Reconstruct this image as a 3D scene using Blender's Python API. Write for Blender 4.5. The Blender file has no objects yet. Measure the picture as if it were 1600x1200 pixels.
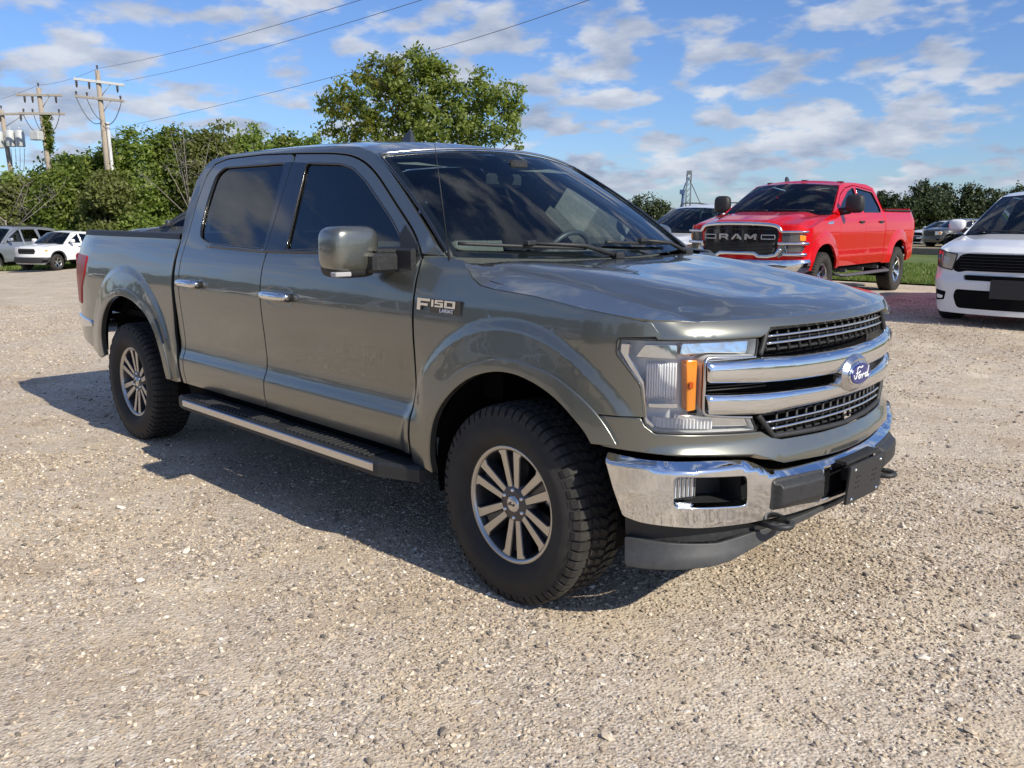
import bpy, math, random
import numpy as np
from mathutils import Vector, Matrix, geometry
from math import pi, sin, cos, radians as R
random.seed(7); rng = np.random.default_rng(7)
sc = bpy.context.scene
COL = sc.collection

# ---------------------------------------------------------------- camera
CAM = np.array([2.34965, -3.31475, 1.52194])
YAW, PITCH, ROLL, FPX = 2.355683, -0.188126, 0.004166, 1364.02
_f = np.array([cos(YAW)*cos(PITCH), sin(YAW)*cos(PITCH), sin(PITCH)])
_r = np.cross(_f, [0, 0, 1]); _r /= np.linalg.norm(_r); _u = np.cross(_r, _f)
_r, _u = cos(ROLL)*_r + sin(ROLL)*_u, -sin(ROLL)*_r + cos(ROLL)*_u
cd = bpy.data.cameras.new('camera'); cam = bpy.data.objects.new('camera', cd); COL.objects.link(cam)
cd.sensor_fit = 'HORIZONTAL'; cd.sensor_width = 36.0; cd.lens = 36.0*FPX/1600.0
cd.clip_start = 0.05; cd.clip_end = 3000
M = Matrix(((_r[0], _u[0], -_f[0], CAM[0]), (_r[1], _u[1], -_f[1], CAM[1]), (_r[2], _u[2], -_f[2], CAM[2]), (0, 0, 0, 1)))
cam.matrix_world = M
sc.camera = cam
FH = np.array([cos(YAW), sin(YAW)]); RH = np.array([sin(YAW), -cos(YAW)])

# ---------------------------------------------------------------- sun, sky, exposure
SUN = Vector((1.97, 0.035, 1.41)).normalized()
SUN_EL = math.asin(SUN.z)
sd = bpy.data.lights.new('sun', 'SUN'); sd.energy = 5.0; sd.angle = R(0.55); sd.color = (1.0, 0.92, 0.78)
so = bpy.data.objects.new('sun', sd); COL.objects.link(so)
so.rotation_euler = (-SUN).to_track_quat('-Z', 'Y').to_euler(); so.location = (20, 0, 20)
W = bpy.data.worlds.new('World'); sc.world = W; W.use_nodes = True
nt = W.node_tree; nt.nodes.clear()
def wn(t, **k):
    n = nt.nodes.new(t)
    for a, b in k.items():
        if a.startswith('i_'): n.inputs[a[2:].replace('_', ' ')].default_value = b
        else: setattr(n, a, b)
    return n
L_ = nt.links.new
def wmath(op, a, b=None, clamp=False):
    n = nt.nodes.new('ShaderNodeMath'); n.operation = op; n.use_clamp = clamp
    for i, v in enumerate((a, b)):
        if v is None: continue
        if isinstance(v, (int, float)): n.inputs[i].default_value = v
        else: L_(v, n.inputs[i])
    return n.outputs[0]
sky = wn('ShaderNodeTexSky', sky_type='NISHITA', sun_disc=False, sun_elevation=SUN_EL,
         sun_rotation=math.atan2(SUN.x, SUN.y), air_density=1.0, dust_density=0.6, ozone_density=2.6, altitude=300)
geo = wn('ShaderNodeTexCoord')
sep = wn('ShaderNodeSeparateXYZ'); L_(geo.outputs['Generated'], sep.inputs[0])
zc = wmath('MAXIMUM', sep.outputs[2], 0.0)
den = wmath('ADD', zc, 0.30)
def cloudfield(scale, off, detail, rough, sx=1.0):
    cb = wn('ShaderNodeCombineXYZ')
    L_(wmath('DIVIDE', sep.outputs[0], den), cb.inputs[0]); L_(wmath('DIVIDE', sep.outputs[1], den), cb.inputs[1])
    L_(wmath('ADD', wmath('MULTIPLY', sep.outputs[2], 2.6), off), cb.inputs[2])
    nz = wn('ShaderNodeTexNoise'); nz.inputs['Scale'].default_value = scale; nz.inputs['Detail'].default_value = detail
    nz.inputs['Roughness'].default_value = rough; nz.inputs['Distortion'].default_value = 0.0
    L_(cb.outputs[0], nz.inputs['Vector']); return nz.outputs['Fac']
big = cloudfield(2.4, 12.3, 2, 0.5)
mid = cloudfield(7.5, 7.7, 7, 0.50)
v = wmath('ADD', wmath('MULTIPLY', big, 0.42), wmath('MULTIPLY', mid, 0.88))
# thicker bands of cloud towards the horizon
low = wmath('SUBTRACT', 1.0, wmath('MULTIPLY', zc, 2.4), True)
v = wmath('ADD', v, wmath('MULTIPLY', low, 0.085))
rp = wn('ShaderNodeMapRange', interpolation_type='SMOOTHSTEP'); L_(v, rp.inputs['Value'])
rp.inputs['From Min'].default_value = 0.652; rp.inputs['From Max'].default_value = 0.80
rp.inputs['To Max'].default_value = 0.92
shade = cloudfield(6.0, 1.3, 5, 0.55)
cr = wn('ShaderNodeMapRange'); L_(shade, cr.inputs['Value'])
cr.inputs['From Min'].default_value = 0.33; cr.inputs['From Max'].default_value = 0.68
cc = wn('ShaderNodeMix', data_type='RGBA'); L_(cr.outputs[0], cc.inputs[0])
cc.inputs[6].default_value = (3.1, 3.7, 5.0, 1); cc.inputs[7].default_value = (6.6, 6.9, 7.5, 1)
tint = wn('ShaderNodeMix', data_type='RGBA', blend_type='MULTIPLY'); tint.inputs[0].default_value = 1
L_(sky.outputs[0], tint.inputs[6]); tint.inputs[7].default_value = (0.74, 0.92, 1.26, 1)
mx = wn('ShaderNodeMix', data_type='RGBA'); L_(rp.outputs[0], mx.inputs[0]); L_(tint.outputs[2], mx.inputs[6]); L_(cc.outputs[2], mx.inputs[7])
bg = wn('ShaderNodeBackground'); bg.inputs[1].default_value = 0.105
out = wn('ShaderNodeOutputWorld'); L_(mx.outputs[2], bg.inputs[0]); L_(bg.outputs[0], out.inputs[0])
vs = sc.view_settings; vs.view_transform = 'Standard'; vs.look = 'None'; vs.gamma = 1; vs.use_curve_mapping = False; vs.exposure = 0.08
sc.render.engine = 'CYCLES'
sc.cycles.max_bounces = 8; sc.cycles.transparent_max_bounces = 16; sc.cycles.glossy_bounces = 4; sc.cycles.diffuse_bounces = 3
sc.cycles.sample_clamp_indirect = 6

# ---------------------------------------------------------------- placement helpers
def at(px, D, z=None):
    """ground point under a photo column at forward distance D"""
    L = (px-800)/FPX*D*cos(PITCH)
    x, y = CAM[:2] + D*FH + L*RH
    return (x, y) if z is None else (x, y, z)
def at3(px, py, D):
    d = _f + (px-800)/FPX*_r - (py-600)/FPX*_u
    d = d/(d[:2] @ FH)*D
    return CAM + d
def sst(a, b, x):
    t = np.clip((np.asarray(x, float)-a)/(b-a), 0, 1); return t*t*(3-2*t)
def terrain(x, y):
    x = np.asarray(x, float); y = np.asarray(y, float)
    L = (x-CAM[0])*RH[0] + (y-CAM[1])*RH[1]; D = (x-CAM[0])*FH[0] + (y-CAM[1])*FH[1]
    z = -0.90*sst(-6, -24, L)*sst(8, 36, D) + 0.19*sst(1.5, 6, L)*sst(6.5, 11.5, D)*(1-sst(20, 45, D))
    z = z - 0.35*sst(30, 60, D)*sst(0, 20, L)
    return z

# ---------------------------------------------------------------- materials
MATS = {}
def principled(name, col, rough=0.5, metal=0.0, coat=0.0, coat_rough=0.03, spec=None, emis=None):
    if name in MATS: return MATS[name]
    m = bpy.data.materials.new(name); m.use_nodes = True; b = m.node_tree.nodes['Principled BSDF']
    b.inputs['Base Color'].default_value = (*col, 1); b.inputs['Roughness'].default_value = rough
    b.inputs['Metallic'].default_value = metal; b.inputs['Coat Weight'].default_value = coat
    b.inputs['Coat Roughness'].default_value = coat_rough
    if spec is not None: b.inputs['Specular IOR Level'].default_value = spec
    MATS[name] = m; return m
def mnode(m, t, **k):
    n = m.node_tree.nodes.new(t)
    for a, b in k.items(): setattr(n, a, b)
    return n
def add_noise(m, scale, amt=0.25, bump=0.0, dist=0.01, rough_amt=0.0, coords='Object', detail=6, dark=None):
    """procedural wear: colour variation, fine relief, roughness variation"""
    t = m.node_tree; b = t.nodes['Principled BSDF']; col = b.inputs['Base Color'].default_value[:]
    tc = mnode(m, 'ShaderNodeTexCoord'); nz = mnode(m, 'ShaderNodeTexNoise')
    nz.inputs['Scale'].default_value = scale; nz.inputs['Detail'].default_value = detail; nz.inputs['Roughness'].default_value = 0.62
    t.links.new(tc.outputs[coords], nz.inputs['Vector'])
    if amt:
        mr = mnode(m, 'ShaderNodeMapRange'); t.links.new(nz.outputs['Fac'], mr.inputs['Value'])
        mr.inputs['From Min'].default_value = 0.3; mr.inputs['From Max'].default_value = 0.7
        mix = mnode(m, 'ShaderNodeMix', data_type='RGBA'); t.links.new(mr.outputs[0], mix.inputs[0])
        c0 = tuple(c*(1-amt) for c in col[:3]) if dark is None else dark
        mix.inputs[6].default_value = (*c0, 1); mix.inputs[7].default_value = (*[min(1, c*(1+amt)) for c in col[:3]], 1)
        t.links.new(mix.outputs[2], b.inputs['Base Color'])
    if bump:
        bp = mnode(m, 'ShaderNodeBump'); bp.inputs['Strength'].default_value = bump; bp.inputs['Distance'].default_value = dist
        t.links.new(nz.outputs['Fac'], bp.inputs['Height']); t.links.new(bp.outputs[0], b.inputs['Normal'])
    if rough_amt:
        r0 = b.inputs['Roughness'].default_value
        m2 = mnode(m, 'ShaderNodeMapRange'); t.links.new(nz.outputs['Fac'], m2.inputs['Value'])
        m2.inputs['From Min'].default_value = 0.3; m2.inputs['From Max'].default_value = 0.7
        m2.inputs['To Min'].default_value = max(0.02, r0-rough_amt); m2.inputs['To Max'].default_value = r0+rough_amt
        t.links.new(m2.outputs[0], b.inputs['Roughness'])
    return m
def paint(name, col, metal=0.55, rough=0.38, dust=(0.30, 0.26, 0.21), dustamt=0.5):
    """clear-coated car paint with road dust low on the body"""
    if name in MATS: return MATS[name]
    m = principled(name, col, rough, metal, 1.0, 0.012); t = m.node_tree; b = t.nodes['Principled BSDF']
    tc = mnode(m, 'ShaderNodeTexCoord'); sp = mnode(m, 'ShaderNodeSeparateXYZ'); t.links.new(tc.outputs['Object'], sp.inputs[0])
    hz = mnode(m, 'ShaderNodeMapRange'); t.links.new(sp.outputs[2], hz.inputs['Value'])
    hz.inputs['From Min'].default_value = 0.85; hz.inputs['From Max'].default_value = 0.35
    nz = mnode(m, 'ShaderNodeTexNoise'); nz.inputs['Scale'].default_value = 5; nz.inputs['Detail'].default_value = 8; nz.inputs['Roughness'].default_value = 0.65
    t.links.new(tc.outputs['Object'], nz.inputs['Vector'])
    a = mnode(m, 'ShaderNodeMath', operation='MULTIPLY'); t.links.new(hz.outputs[0], a.inputs[0]); t.links.new(nz.outputs['Fac'], a.inputs[1])
    c = mnode(m, 'ShaderNodeMath', operation='MULTIPLY'); t.links.new(a.outputs[0], c.inputs[0]); c.inputs[1].default_value = dustamt
    mix = mnode(m, 'ShaderNodeMix', data_type='RGBA'); t.links.new(c.outputs[0], mix.inputs[0])
    mix.inputs[6].default_value = (*col, 1); mix.inputs[7].default_value = (*dust, 1)
    t.links.new(mix.outputs[2], b.inputs['Base Color'])
    cw = mnode(m, 'ShaderNodeMath', operation='MULTIPLY_ADD'); t.links.new(c.outputs[0], cw.inputs[0]); cw.inputs[1].default_value = -0.9; cw.inputs[2].default_value = 1.0
    t.links.new(cw.outputs[0], b.inputs['Coat Weight'])
    return m
def glass(name, tint, clear, gloss_rough=0.0, ior=1.5):
    """window pane: what passes through is tinted, the rest mirrors the surroundings"""
    if name in MATS: return MATS[name]
    m = bpy.data.materials.new(name); m.use_nodes = True; t = m.node_tree; t.nodes.clear()
    tr = mnode(m, 'ShaderNodeBsdfTransparent'); tr.inputs[0].default_value = (*[c*clear for c in tint], 1)
    gl = mnode(m, 'ShaderNodeBsdfGlossy'); gl.inputs['Roughness'].default_value = gloss_rough; gl.inputs[0].default_value = (1, 1, 1, 1)
    fr = mnode(m, 'ShaderNodeFresnel'); fr.inputs[0].default_value = ior
    mxs = mnode(m, 'ShaderNodeMixShader'); t.links.new(fr.outputs[0], mxs.inputs[0]); t.links.new(tr.outputs[0], mxs.inputs[1]); t.links.new(gl.outputs[0], mxs.inputs[2])
    o = mnode(m, 'ShaderNodeOutputMaterial'); t.links.new(mxs.outputs[0], o.inputs[0]); MATS[name] = m; return m
CHROME = principled('chrome', (0.78, 0.79, 0.80), 0.07, 1.0)
BRIGHT = principled('bright_trim', (0.62, 0.62, 0.63), 0.22, 1.0)
BLACKP = add_noise(principled('black_plastic', (0.022, 0.023, 0.025), 0.55), 60, 0.25, 0.25, 0.0015, 0.1)
DARKP = principled('dark_cavity', (0.006, 0.006, 0.007), 0.8, spec=.08)
GLOSSB = principled('gloss_black', (0.012, 0.013, 0.016), 0.08, 0, 0.5)
RUBBER = add_noise(principled('tyre_rubber', (0.030, 0.028, 0.025), 0.80), 14, 0.35, 0.3, 0.002, 0.08, dark=(0.018, 0.017, 0.016))
WHEELS = principled('machined_alloy', (0.52, 0.51, 0.49), 0.32, 1.0)
WHEELD = principled('dark_alloy', (0.11, 0.11, 0.12), 0.38, 0.85)
WSH = glass('windshield_glass', (0.80, 0.94, 0.94), 0.95, ior=1.50)
PRIV = glass('privacy_glass', (0.42, 0.50, 0.58), 0.42, ior=1.62)
LENS = glass('clear_lens', (0.96, 0.98, 1.0), 0.98, ior=1.35)
INTER = add_noise(principled('cabin_trim', (0.13, 0.125, 0.12), 0.7), 40, 0.2, 0.2, 0.002)
INTERL = principled('cabin_light_trim', (0.22, 0.22, 0.21), 0.7)
AMBER = principled('amber_lens', (0.95, 0.30, 0.02), 0.18, 0, 0.6)
AMBER.node_tree.nodes['Principled BSDF'].inputs['Subsurface Weight'].default_value = 0.3
REDL = principled('red_lens', (0.45, 0.010, 0.016), 0.35, 0, 0.12, spec=.25)
REFL = principled('lamp_reflector', (0.90, 0.90, 0.90), 0.30, 0.15)
WHITEL = principled('white_lettering', (0.8, 0.8, 0.8), 0.4)
LIGHTG = principled('light_grey_plastic', (0.4, 0.4, 0.41), 0.35)

# ---------------------------------------------------------------- object helpers
def tag(o, label=None, cat=None, group=None, kind=None):
    if label: o['label'] = label
    if cat: o['category'] = cat
    if group: o['group'] = group
    if kind: o['kind'] = kind
    return o
def thing(name, label, cat, loc=(0, 0, 0), rz=0.0, group=None):
    o = bpy.data.objects.new(name, None); COL.objects.link(o); o.location = loc; o.rotation_euler = (0, 0, rz)
    o.empty_display_size = 0.2
    return tag(o, label, cat, group)
def link_mesh(name, me, parent=None, loc=None, rot=None):
    o = bpy.data.objects.new(name, me); COL.objects.link(o)
    if parent is not None: o.parent = parent
    if loc is not None: o.location = loc
    if rot is not None: o.rotation_euler = rot
    return o
def copy_tree(o, parent=None):
    c = o.copy(); COL.objects.link(c)
    if parent is not None: c.parent = parent
    for ch in list(o.children): copy_tree(ch, c)
    return c
class MB:
    """collects shapes, builds ONE mesh object"""
    def __init__(s): s.V = []; s.F = []; s.I = []; s.S = []; s.N = {}; s.n = 0
    def add(s, V, F, mat=0, smooth=False, normals=None):
        V = np.asarray(V, float).reshape(-1, 3)
        if normals is not None:
            for i, q in enumerate(normals): s.N[s.n+i] = q
        s.V.append(V); s.F += [tuple(int(i)+s.n for i in f) for f in F]; s.I += [mat]*len(F); s.S += [smooth]*len(F); s.n += len(V); return s
    def box(s, c, size, rz=0.0, ch=0.0, mat=0, rot=None):
        """box, optionally chamfered"""
        hx, hy, hz = [a/2 for a in size]; ch = min(ch, hx*.9, hy*.9, hz*.9)
        if ch <= 0:
            V = [(x, y, z) for x in (-hx, hx) for y in (-hy, hy) for z in (-hz, hz)]
            F = [(0, 1, 3, 2), (4, 6, 7, 5), (0, 4, 5, 1), (2, 3, 7, 6), (0, 2, 6, 4), (1, 5, 7, 3)]
        else:
            V = []; idx = {}
            for sx in (-1, 1):
                for sy in (-1, 1):
                    for sz in (-1, 1):
                        for a in range(3):
                            p = [sx*(hx-ch), sy*(hy-ch), sz*(hz-ch)]; p[a] = (sx*hx, sy*hy, sz*hz)[a]
                            idx[(sx, sy, sz, a)] = len(V); V.append(tuple(p))
            F = []
            for a in range(3):
                b, c2 = [(1, 2), (2, 0), (0, 1)][a]
                for sg in (-1, 1):
                    q = []
                    for tb, tc in ((-1, -1), (1, -1), (1, 1), (-1, 1)):
                        k = [0, 0, 0]; k[a] = sg; k[b] = tb; k[c2] = tc; q.append(idx[(*k, a)])
                    F.append(tuple(q if sg > 0 else q[::-1]))
                for tb in (-1, 1):
                    for tc in (-1, 1):
                        k0 = [0, 0, 0]; k0[b] = tb; k0[c2] = tc; k0[a] = -1; k1 = list(k0); k1[a] = 1
                        q = [idx[(*k0, b)], idx[(*k1, b)], idx[(*k1, c2)], idx[(*k0, c2)]]
                        F.append(tuple(q if tb*tc < 0 else q[::-1]))
            for sx in (-1, 1):
                for sy in (-1, 1):
                    for sz in (-1, 1):
                        q = [idx[(sx, sy, sz, a)] for a in range(3)]; F.append(tuple(q if sx*sy*sz > 0 else q[::-1]))
        V = np.array(V)
        if rot is not None: V = V @ np.array(rot).T
        elif rz: V = V @ np.array([[cos(rz), sin(rz), 0], [-sin(rz), cos(rz), 0], [0, 0, 1]])
        return s.add(V+np.array(c), F, mat)
    def tube(s, path, r, seg=8, mat=0, cap=True, smooth=True, flat=None):
        P = np.array(path, float); n = len(P); rr = np.broadcast_to(np.asarray(r, float), (n,))
        T = np.gradient(P, axis=0); T /= np.linalg.norm(T, axis=1)[:, None]+1e-12
        a = np.array([0, 0, 1.0]) if abs(T[0][2]) < .9 else np.array([1.0, 0, 0]); V = []
        for i in range(n):
            b = np.cross(T[i], a); b /= np.linalg.norm(b)+1e-12; c = np.cross(b, T[i]); a = c
            for k in range(seg):
                t = 2*pi*k/seg; fy = flat or 1.0
                V.append(P[i]+rr[i]*(cos(t)*b+sin(t)*c*fy))
        F = [(i*seg+k, i*seg+(k+1) % seg, (i+1)*seg+(k+1) % seg, (i+1)*seg+k) for i in range(n-1) for k in range(seg)]
        if cap: F += [tuple(range(seg))[::-1], tuple(range((n-1)*seg, n*seg))]
        return s.add(V, F, mat, smooth)
    def lathe(s, prof, seg=32, axis='y', c=(0, 0, 0), mat=0, smooth=True, caps=False, ang=None):
        """prof: (radius, offset along the axis)"""
        P = np.array(prof, float); V = []
        for k in range(seg):
            t = 2*pi*k/seg
            for r_, a in P:
                if axis == 'y': V.append((r_*cos(t), a, r_*sin(t)))
                elif axis == 'x': V.append((a, r_*cos(t), r_*sin(t)))
                else: V.append((r_*cos(t), r_*sin(t), a))
        n = len(P); F = []
        for k in range(seg):
            for i in range(n-1):
                k2 = (k+1) % seg; F.append((k*n+i, k2*n+i, k2*n+i+1, k*n+i+1))
        if caps: F += [tuple(k*n for k in range(seg))[::-1], tuple(k*n+n-1 for k in range(seg))]
        return s.add(np.array(V)+np.array(c), F, mat, smooth)
    def prism(s, poly, d0, d1, axis='y', mat=0, side_mat=None, ch=0.0):
        """extrude a 2D polygon; the d0 side gets a chamfer ch"""
        P = np.array(poly, float); n = len(P)
        A = 0.5*np.sum(P[:, 0]*np.roll(P[:, 1], -1)-np.roll(P[:, 0], -1)*P[:, 1])
        if A < 0: P = P[::-1]
        def lift(Q, d):
            if axis == 'y': return [(x, d, z) for x, z in Q]
            if axis == 'x': return [(d, x, z) for x, z in Q]
            return [(x, y, d) for x, y in Q]
        sgn = 1 if d1 > d0 else -1
        if ch:
            e = np.roll(P, -1, 0)-P; e /= np.linalg.norm(e, axis=1)[:, None]+1e-12; nn = np.stack([e[:, 1], -e[:, 0]], 1)
            m = nn+np.roll(nn, 1, 0); m /= np.maximum(np.linalg.norm(m, axis=1)[:, None], .5); Pi = P-m*ch
            V = lift(Pi, d0)+lift(P, d0+sgn*ch)+lift(P, d1); rings = 3
        else: V = lift(P, d0)+lift(P, d1); rings = 2
        sm = mat if side_mat is None else side_mat
        F = [tuple(range(n))]; mt = [mat]
        for q in range(rings-1):
            for i in range(n):
                j = (i+1) % n; F.append((q*n+i, (q+1)*n+i, (q+1)*n+j, q*n+j)); mt.append(sm if q == rings-2 else mat)
        F.append(tuple(range((rings-1)*n, rings*n))[::-1]); mt.append(sm)
        # make outward facing
        V = np.array(V); f0 = F[0]; nrm = np.cross(V[f0[1]]-V[f0[0]], V[f0[2]]-V[f0[1]])
        ax = {'x': 0, 'y': 1, 'z': 2}[axis]
        nr = sum(np.cross(V[f0[i]], V[f0[(i+1) % n]]) for i in range(n))
        if nr[ax]*(-sgn) < 0: F = [f[::-1] for f in F]
        s.V.append(V); s.F += [tuple(i+s.n for i in f) for f in F]; s.I += mt; s.S += [False]*len(F); s.n += len(V); return s
    def mesh(s, name, mats):
        me = bpy.data.meshes.new(name); V = np.concatenate(s.V) if s.V else np.zeros((0, 3))
        me.from_pydata(V.tolist(), [], s.F)
        for m in (mats if isinstance(mats, (list, tuple)) else [mats]): me.materials.append(m)
        me.polygons.foreach_set('material_index', s.I); me.polygons.foreach_set('use_smooth', s.S)
        if s.N:
            N = np.zeros((len(V), 3)); me.update(); vn = np.zeros(len(V)*3); me.vertices.foreach_get('normal', vn); N[:] = vn.reshape(-1, 3)
            for i, q in s.N.items(): N[i] = q
            me.polygons.foreach_set('use_smooth', [True]*len(s.F)); me.update()
            me.normals_split_custom_set_from_vertices(N.tolist())
        me.update(); return me
    def build(s, name, mats, parent=None, loc=None, rot=None): return link_mesh(name, s.mesh(name, mats), parent, loc, rot)

def resample(P, h):
    P = np.asarray(P, float); out = []
    for a, b in zip(P, np.roll(P, -1, 0)):
        n = max(1, int(math.ceil(np.linalg.norm(b-a)/h)))
        out += [a+(b-a)*i/n for i in range(n)]
    return np.array(out)
def rounded(P, r):
    """round each corner; r is a number or one per corner"""
    P = np.asarray(P, float); n = len(P); rr = np.broadcast_to(np.asarray(r, float), (n,)); out = []
    for i in range(n):
        a, b, c = P[i-1], P[i], P[(i+1) % n]; q = rr[i]
        la, lc = np.linalg.norm(a-b), np.linalg.norm(c-b); q = min(q, la*.45, lc*.45)
        if q < 1e-4: out.append(b); continue
        p0 = b+(a-b)/la*q; p1 = b+(c-b)/lc*q
        for t in np.linspace(0, 1, 6): out.append((1-t)**2*p0+2*t*(1-t)*b+t*t*p1)
    return np.array(out)
def pip(P, X):
    """points in polygon"""
    P = np.asarray(P); ins = np.zeros(len(X), bool); x, y = X[:, 0], X[:, 1]; j = len(P)-1
    for i in range(len(P)):
        xi, yi = P[i]; xj, yj = P[j]
        c = ((yi > y) != (yj > y)) & (x < (xj-xi)*(y-yi)/(yj-yi+1e-15)+xi); ins ^= c; j = i
    return ins
def offset2(P, d):
    """move outline by d to its outside"""
    A = 0.5*np.sum(P[:, 0]*np.roll(P[:, 1], -1)-np.roll(P[:, 0], -1)*P[:, 1])
    e = np.roll(P, -1, 0)-P; e /= np.linalg.norm(e, axis=1)[:, None]+1e-12
    nn = np.stack([e[:, 1], -e[:, 0]], 1)*(1 if A > 0 else -1)
    m = nn+np.roll(nn, 1, 0); m /= np.maximum(np.sum(m*nn, 1)[:, None], .6)
    return P+m*d
def patch(mb, outline, f, hint, h=0.03, holes=(), inset=0.0025, depth=0.018, mat=0, extra=None, edge=0.002):
    """curved panel: a flat outline (with holes) filled with a fine grid, bent by f(u,v)->xyz,
    given rounded edges and a returned flange of the panel's depth"""
    hb = h*0.8
    O = resample(outline, hb)
    if inset: O = offset2(O, -inset)
    H = [resample(q, hb) for q in holes]
    if inset: H = [offset2(q, inset) for q in H]
    lo, hi = O.min(0), O.max(0)
    gu = np.arange(lo[0]+h*.5, hi[0], h); gv = np.arange(lo[1]+h*.5, hi[1], h)
    if len(gu) and len(gv):
        G = np.stack(np.meshgrid(gu, gv), -1); G[1::2, :, 0] += h*.5; G = G.reshape(-1, 2)
        if extra is not None: G = np.concatenate([G, extra])
        k = pip(O, G)
        for q in H: k &= ~pip(q, G)
        G = G[k]; B = np.concatenate([O]+H)
        if len(G):
            dd = np.full(len(G), 9.0)
            for i in range(0, len(B), 64): dd = np.minimum(dd, np.linalg.norm(G[:, None]-B[None, i:i+64], axis=2).min(1))
            G = G[dd > h*.42]
    else: G = np.zeros((0, 2)); B = np.concatenate([O]+H)
    P2 = np.concatenate([B, G]); E = []; n = 0; loops = []
    for q in [O]+H:
        E += [(n+i, n+(i+1) % len(q)) for i in range(len(q))]; loops.append((n, len(q))); n += len(q)
    r_ = geometry.delaunay_2d_cdt([Vector(p) for p in P2], E, [], 0, 1e-6)
    Q = np.array([(v[0], v[1]) for v in r_[0]]); T = np.array(r_[2]); cen = Q[T].mean(1)
    k = pip(O, cen)
    for q in H: k &= ~pip(q, cen)
    a = Q[T]; ar = np.abs((a[:, 1, 0]-a[:, 0, 0])*(a[:, 2, 1]-a[:, 0, 1])-(a[:, 2, 0]-a[:, 0, 0])*(a[:, 1, 1]-a[:, 0, 1]))
    T = T[k & (ar > 1e-9)]
    V = f(Q[:, 0], Q[:, 1]); e = 1e-3
    def nrm(q):
        fu = f(q[:, 0]+e, q[:, 1])-f(q[:, 0]-e, q[:, 1]); fv = f(q[:, 0], q[:, 1]+e)-f(q[:, 0], q[:, 1]-e)
        m = np.cross(fu, fv); m /= np.linalg.norm(m, axis=1)[:, None]+1e-12; return m
    N = nrm(Q); sg = 1 if (N @ np.array(hint, float)).sum() > 0 else -1; N = N*sg
    fn = np.cross(V[T[:, 1]]-V[T[:, 0]], V[T[:, 2]]-V[T[:, 0]]); fl = np.sum(fn*N[T[:, 0]], 1) < 0; T[fl] = T[fl][:, ::-1]
    mb.add(V, T.tolist(), mat, True, N)
    if depth:
        for li, q in enumerate([O]+H):
            A = 0.5*np.sum(q[:, 0]*np.roll(q[:, 1], -1)-np.roll(q[:, 0], -1)*q[:, 1])
            out2 = offset2(q, 1e-3 if li == 0 else -1e-3)
            b = f(q[:, 0], q[:, 1]); o = f(out2[:, 0], out2[:, 1])-b; nb = nrm(q)*sg
            o = o-nb*np.sum(o*nb, 1)[:, None]; o /= np.linalg.norm(o, axis=1)[:, None]+1e-12
            r2 = b+o*edge-nb*edge; r3 = r2-nb*depth; m = len(q)
            rings = np.concatenate([b, r2, r2, r3]); nr = np.concatenate([nb, (nb+o*1.6)/np.linalg.norm(nb+o*1.6, axis=1)[:, None], o, o])
            F = []
            for i in range(m):
                j = (i+1) % m; F.append((i, j, m+j, m+i)); F.append((2*m+i, 2*m+j, 3*m+j, 3*m+i))
            f0 = F[0]; n0 = np.cross(rings[f0[1]]-rings[f0[0]], rings[f0[2]]-rings[f0[0]])
            # orientation from several faces
            sc_ = 0
            for ff in F[1::2][:40]:
                nn = np.cross(rings[ff[1]]-rings[ff[0]], rings[ff[2]]-rings[ff[0]]); sc_ += nn @ nr[ff[0]]
            if sc_ < 0: F = [x[::-1] for x in F]
            mb.add(rings, F, mat, True, nr)
    return mb
def outline_tube(mb, outline, f, r=0.004, h=0.03, mat=0, off=0.0):
    O = resample(outline, h); P = f(O[:, 0], O[:, 1]); P = np.concatenate([P, P[:2]]); return mb.tube(P, r, 6, mat, cap=False)
def text_mesh(name, txt, size, depth, mat, parent, matrix, shear=0.0, font_bold=False, align='CENTER', spacing=1.0, bevel=0.0):
    c = bpy.data.curves.new(name, 'FONT'); c.body = txt; c.size = size; c.extrude = depth; c.shear = shear
    c.align_x = align; c.align_y = 'CENTER'; c.space_character = spacing; c.offset = size*0.02 if font_bold else 0; c.bevel_depth = bevel
    o = bpy.data.objects.new(name, c); COL.objects.link(o); bpy.context.view_layer.update()
    me = bpy.data.meshes.new_from_object(o.evaluated_get(bpy.context.evaluated_depsgraph_get()))
    COL.objects.unlink(o); bpy.data.objects.remove(o); me.materials.clear(); me.materials.append(mat); me.name = name
    q = link_mesh(name, me, parent); q.matrix_local = matrix; return q
def frame_matrix(o, ex, ey):
    ex = Vector(ex).normalized(); ez = ex.cross(Vector(ey)).normalized(); ey = ez.cross(ex)
    return Matrix(((ex.x, ey.x, ez.x, o[0]), (ex.y, ey.y, ez.y, o[1]), (ex.z, ey.z, ez.z, o[2]), (0, 0, 0, 1)))
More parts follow.
